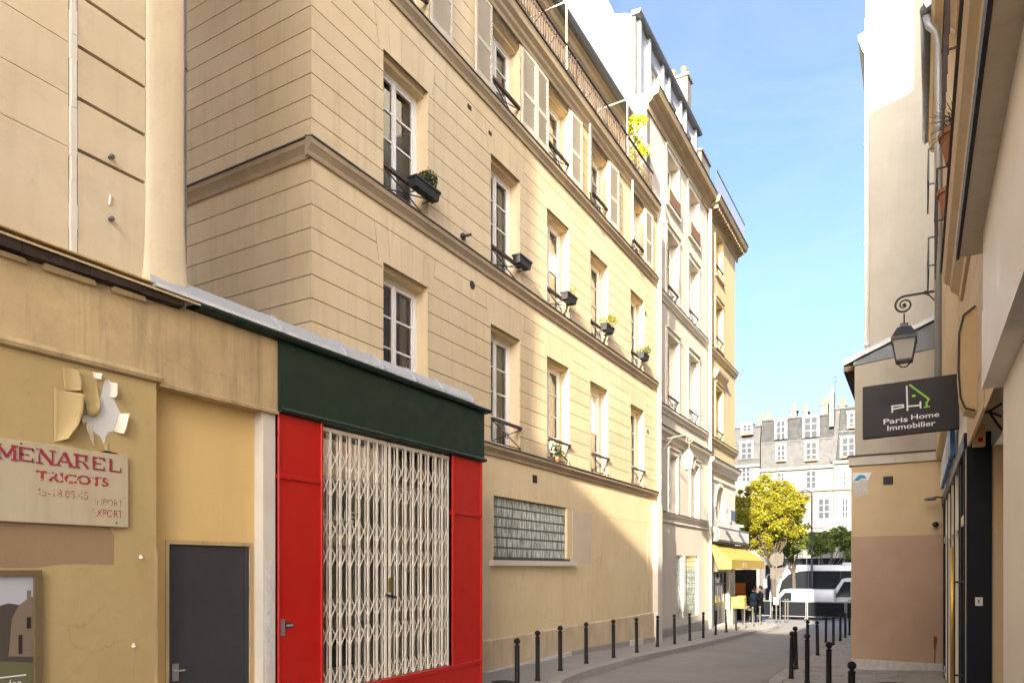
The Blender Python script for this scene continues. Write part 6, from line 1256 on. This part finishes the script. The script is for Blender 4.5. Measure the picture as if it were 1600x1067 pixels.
# two vans
def van(label, u_front, y, ht, length, hood, group=None, windows=True):
    x0 = xat(u_front, y); z0 = zg(y) - .1; f = FY(y); t = thing('delivery_van', label, 'van', (x0 + length / 2, y, z0), 'white vans behind the barriers'); P = lambda a, z: (x0 + a, z0 + z)
    h1 = ht * .50; wsx = hood; prof = [P(.15, .28), P(length, .28), P(length, ht - .06), P(length - .08, ht), P(wsx + .95, ht), P(wsx + .75, ht - .04), P(wsx + .05, h1 + .12), P(.25, h1 - .08), P(.05, h1 - .3), P(.03, .5)]
    profile_body('body', t, f, prof, -1.85, 0, M['vehicle_white'], bev=.08)
    b = MB(); b.fpoly(f, [P(wsx + .32, h1 + .10), P(wsx + 1.25, h1 + .10), P(wsx + 1.25, ht - .22), P(wsx + .86, ht - .22)], -.02, .012); b.build('door_window', M['vehicle_glass'], t)
    b = MB(); b.hexa([f.P(x0 + wsx + .02, z0 + h1 + .12, -.12), f.P(x0 + wsx + .02, z0 + h1 + .12, -1.73), f.P(x0 + wsx + .06, z0 + h1 + .10, -1.73), f.P(x0 + wsx + .06, z0 + h1 + .10, -.12), f.P(x0 + wsx + .66, z0 + ht - .13, -.18), f.P(x0 + wsx + .66, z0 + ht - .13, -1.67), f.P(x0 + wsx + .72, z0 + ht - .14, -1.67), f.P(x0 + wsx + .72, z0 + ht - .14, -.18)]); b.build('windscreen', M['vehicle_glass'], t)
    b = MB(); b.fbox(f, x0 + wsx + .36, x0 + wsx + .5, z0 + h1 + .06, z0 + h1 + .36, .02, .2); b.build('mirror', M['black'], t)
    for a in (.8, length - .75): wheel(t, (x0 + a, y + .08, z0 + .33), .33, .22, (0, 1, 0))
    b = MB(); b.fbox(f, x0 + .1, x0 + .34, z0 + h1 - .42, z0 + h1 - .22, -.3, .006); b.build('headlight', M['galv'], t); b = MB(); b.fbox(f, x0 + .06, x0 + length, z0 + .24, z0 + .42, -1.83, .01); b.build('bumper', M['black'], t)
    b = MB(); b.fbox(f, x0 + wsx + 1.32, x0 + wsx + 1.34, z0 + .5, z0 + ht - .15, -.01, .004); b.build('door_gap', M['black'], t)
    b = MB(); b.fbox(f, x0 + wsx + 1.1, x0 + wsx + 1.26, z0 + h1 - .14, z0 + h1 - .09, .0, .03); b.build('door_handle', M['black'], t)
    return t
van('small white van with rounded front between the sign post and the coach', 1191, 48.5, 1.9, 4.3, .55)
van('taller white van with upright windscreen in front of the coach', 1284, 50.0, 2.62, 5.3, .45)

# ------------------------------------------------------------------ site barriers
def barrier(u0, u1, y, vtop, label, grp):
    x0, x1 = xat(u0, y), xat(u1, y); z0 = zg(y) + .0; h = 1.06; t = thing('barrier', label, 'barrier', ((x0 + x1) / 2, y, z0), grp); f = FY(y); b = MB()
    for a0, a1, q0, q1 in ((x0, x0 + .05, 0, h), (x1 - .05, x1, 0, h), (x0 + .05, x1 - .05, h - .05, h), (x0 + .05, x1 - .05, .12, .16)): b.fbox(f, a0, a1, z0 + q0, z0 + q1, -.02, .02)
    b.build('frame', M['galv'], t); b = MB(); b.fbox(f, x0 + .055, x1 - .055, z0 + .165, z0 + h - .055, -.008, .008); b.build('panel', M['barrier'], t)
    for a in (x0 + .05, x1 - .05): b = MB(); b.box(a - .04, a + .04, y - .3, y + .3, z0, z0 + .05); b.build('foot', M['galv'], t)
for (u0, u1), w_ in zip(((1146, 1205), (1206, 1260), (1261, 1321), (1322, 1384)), ('behind the market stall and people', 'behind the traffic sign post', 'second from the traffic sign post', 'next to the brown block')): barrier(u0, u1, 46.0, 941, 'grey panelled barrier of the front row, ' + w_, 'front row of barriers')
for (u0, u1), w_ in zip(((1178, 1230), (1231, 1280.5), (1281.5, 1329)), ('before the small van', 'between the two vans', 'before the tall van')): barrier(u0, u1, 47.3, 932, 'grey panelled barrier of the rear row, ' + w_, 'rear row of barriers')

# ------------------------------------------------------------------ people at the corner
def person(label, loc, h, facing, jacket, trousers, hair, coat=False, bag=None, arm=.25):
    """one skinned body (feet to neck, arms bent), head with face, hair, coat as children"""
    t = thing('person', label, 'person', loc); t.rotation_euler = (0, 0, facing); k = h / 1.72
    J = {'pel': (0, 0, .95), 'spi': (0, -.02, 1.15), 'che': (0, -.01, 1.36), 'nek': (0, .01, 1.50), 'hd': (0, .02, 1.56),
         'hipl': (-.09, 0, .90), 'knel': (-.10, .05, .50), 'ankl': (-.10, -.02, .09), 'toel': (-.11, .15, .035), 'hipr': (.09, 0, .90), 'kner': (.11, .01, .50), 'ankr': (.11, -.05, .09), 'toer': (.12, .11, .035),
         'shl': (-.18, 0, 1.40), 'ell': (-.24, .02, 1.13), 'wrl': (-.20, .20, 1.02), 'hal': (-.18, .27, 1.02), 'shr': (.18, 0, 1.40), 'elr': (.24, .0, 1.13), 'wrr': (.20, arm, 1.06), 'har': (.17, arm + .07, 1.08)}
    E_ = [('pel', 'spi'), ('spi', 'che'), ('che', 'nek'), ('nek', 'hd'), ('pel', 'hipl'), ('hipl', 'knel'), ('knel', 'ankl'), ('ankl', 'toel'), ('pel', 'hipr'), ('hipr', 'kner'), ('kner', 'ankr'), ('ankr', 'toer'), ('che', 'shl'), ('shl', 'ell'), ('ell', 'wrl'), ('wrl', 'hal'), ('che', 'shr'), ('shr', 'elr'), ('elr', 'wrr'), ('wrr', 'har')]
    Rr = {'pel': .15, 'spi': .14, 'che': .15, 'nek': .065, 'hd': .06, 'hip': .095, 'kne': .065, 'ank': .048, 'toe': .04, 'sh': .075, 'el': .055, 'wr': .042, 'ha': .04}
    ks = list(J); me = bpy.data.meshes.new('body'); me.from_pydata([tuple(c * k for c in J[q]) for q in ks], [(ks.index(a), ks.index(b_)) for a, b_ in E_], []); o = link('body', me, t); me.materials.append(jacket); me.materials.append(trousers)
    sm = o.modifiers.new('skin', 'SKIN'); o.modifiers.new('sub', 'SUBSURF').levels = 1; o.modifiers['sub'].render_levels = 1
    for i, q in enumerate(ks):
        r = Rr.get(q) or Rr[q[:-1]]; sv = me.skin_vertices[0].data[i]; sv.radius = (r * k * (1.15 if q in ('che', 'pel', 'spi') else 1), r * k); sv.use_root = (q == 'pel')
    o.data.materials[0] = jacket
    b = MB(); b.ball((0, .02 * k, 1.64 * k), .105 * k, 14, 10, (.82, 1, 1.18)); b.ball((0, .125 * k, 1.63 * k), .02 * k, 6, 5); b.ball((-.088 * k, .02 * k, 1.63 * k), .025 * k, 6, 5); b.ball((.088 * k, .02 * k, 1.63 * k), .025 * k, 6, 5); hd = b.build('head', M['skin'], t, smooth=True, local=True)
    b = MB(); b.ball((0, -.008 * k, 1.675 * k), .112 * k, 14, 10, (.88, .98, 1.05)); b.build('hair', hair, t, smooth=True, local=True)
    for x in (-.035, .035): b = MB(); b.ball((x * k, .108 * k, 1.655 * k), .012 * k, 6, 5); b.build('eye', M['black'], hd, local=True)
    b = MB(); b.box(-.03 * k, .03 * k, .103 * k, .117 * k, 1.583 * k, 1.593 * k); b.build('mouth', M['red_plastic'], hd, local=True)
    for s_ in (-1, 1):
        hx, hy, hz = (J['hal'] if s_ < 0 else J['har']); b = MB(); b.ball((hx * k, hy * k, hz * k), .045 * k, 8, 6, (.6, 1, .9))
        for q in range(4): b.tube([(hx * k + (q - 1.5) * .017 * k, hy * k + .03 * k, hz * k), (hx * k + (q - 1.5) * .018 * k, hy * k + .075 * k, hz * k - .01 * k), (hx * k + (q - 1.5) * .018 * k, hy * k + (.10 - abs(q - 1.3) * .008) * k, hz * k - .035 * k)], [.010 * k, .009 * k, .007 * k], 6)
        b.tube([(hx * k - s_ * .03 * k, hy * k + .01 * k, hz * k + .01 * k), (hx * k - s_ * .05 * k, hy * k + .05 * k, hz * k + .015 * k)], [.011 * k, .008 * k], 6); b.build('hand', M['skin'], t, smooth=True, local=True)
    b = MB()
    for s_ in (-1, 1): pass
    for z0, z1, r0, r1 in (((.45 if coat else .80), 1.12, (.25 if coat else .20), .175), (1.12, 1.43, .175, .19)): b.lathe([(r0 * k, z0 * k), (r1 * k, z1 * k)], (0, -.005, 0), 16)
    o2 = b.build('coat' if coat else 'jacket', jacket, t, smooth=True, local=True); o2.scale = (1, .72, 1)
    if not coat: o.data.materials[0] = trousers; o.data.materials.pop(index=1)
    return t
gx, gy = px_g(1177, 972); person('person in teal jacket beside the yellow delivery box, seen from behind', (gx, gy, zg(gy)), 1.66, .5, M['teal_jacket'], M['coat'], M['hair'])
gx2, gy2 = px_g(1186, 972); person('person in long black coat standing under the yellow awning edge', (gx2, gy2 + .3, zg(gy2 + .3)), 1.70, 1.9, M['coat'], M['coat'], M['hair'], coat=True)
bx_, by_ = px_g(1158, 975); bx_ -= .1
db = thing('delivery_box', 'yellow insulated delivery box on a scooter rack by the shop', 'box', (bx_, by_, zg(by_) + .6)); zq = zg(by_); b = MB(); b.box(bx_ - .28, bx_ + .28, by_ - .25, by_ + .25, zq + .72, zq + 1.28); b.build('case', M['yellow_bag'], db, bevel=.03); b = MB(); b.box(bx_ - .285, bx_ + .285, by_ - .255, by_ + .255, zq + 1.12, zq + 1.14); b.build('lid_seam', M['black'], db)
b = MB()
for sx_ in (-.2, .2):
    for sy_ in (-.18, .18): b.tube([(bx_ + sx_, by_ + sy_, zq), (bx_ + sx_ * .9, by_ + sy_, zq + .72)], .02, 6)
b.build('stand', M['iron'], db)

# ------------------------------------------------------------------ bollards
def make_bollard(m, h=.85, r=.038):
    t = thing('bollard', 'x', 'bollard', (0, 0, 0)); b = MB()
    b.lathe([(r * 1.25, 0), (r * 1.25, .03), (r, .05), (r, h - .135), (r * 1.12, h - .13), (r * 1.12, h - .115), (r * .62, h - .105), (r * .62, h - .085)], (0, 0, 0), 16); o = b.build('shaft', m, t, local=True); smooth_by_angle(o)
    b = MB(); rb = .049; b.ball((0, 0, h - rb), rb, 14, 10); b.build('ball_finial', m, t, smooth=True, local=True)
    return t
proto = make_bollard(M['bollard']); proto2 = make_bollard(M['bollard_metal'], .85, .03); used = [False, False]
def put(x, y, z, label, grp, k=0):
    src = (proto, proto2)[k]
    o = src if not used[k] else copy_tree(src); used[k] = True
    o.location = (x, y, z); o.rotation_euler = (R(random.uniform(-1.3, 1.3)), R(random.uniform(-1.3, 1.3)), random.uniform(0, 6)); o['label'] = label; o['group'] = grp; return o
GL, GR = 'bollards along the left kerb', 'bollards along the right kerb'
Lb = [(840, 1063), (875.5, 1047.5), (916, 1036), (958.5, 1027), (995, 1019), (1027.2, 1010), (1054.2, 1005.7), (1077.8, 1000.4), (1098.9, 996.2), (1118.2, 991.3), (1134.9, 987.4), (1150.1, 984.4), (1163, 982.1), (1175.8, 979.1), (1187.3, 976.2)]
t_ = (808 - 800) / F; d_ = (H - .85) * F / (996 - VY); put(d_ * (-S_ + C_ * t_), d_ * (C_ + S_ * t_), 0, 'first dark bollard of the left kerb row, beside the red shop', GL)
ORD = ['first', 'second', 'third', 'fourth', 'fifth', 'sixth', 'seventh', 'eighth', 'ninth', 'tenth', 'eleventh', 'twelfth', 'thirteenth', 'fourteenth', 'fifteenth', 'sixteenth']
for i, (u, v) in enumerate(Lb):
    x, y = px_g(u, v); lab = ORD[i + 1] + ' dark bollard of the left kerb row counted from the red shop'
    if i >= 12: put(x, y, zg(y), ORD[i + 1] + ' bollard of the left kerb row from the red shop, worn grey', GL, 1)
    else: put(x, y, zg(y), lab, GL)
Rb = [(1329.4, 1031.2, 1), (1294.8, 1000.9, 1), (1261.2, 987.8, 1), (1236.2, 1059.4, 0), (1244.1, 1044.4, 0), (1261.9, 967.5, 2), (1277.5, 1022.4, 0), (1290.4, 959.6, 2), (1302.2, 1006.5, 0), (1312.9, 1000.5, 0), (1320.8, 995.6, 0), (1327.4, 991.5, 0)]
for i, (u, v, top) in enumerate(Rb):
    if top:
        x, y = px_g(u, v, .85)
    else:
        x, y = px_g(u, v)
    put(x, y, zg(y) - .01, ORD[i] + ' dark bollard of the right kerb row counted from the white shopfront', GR)
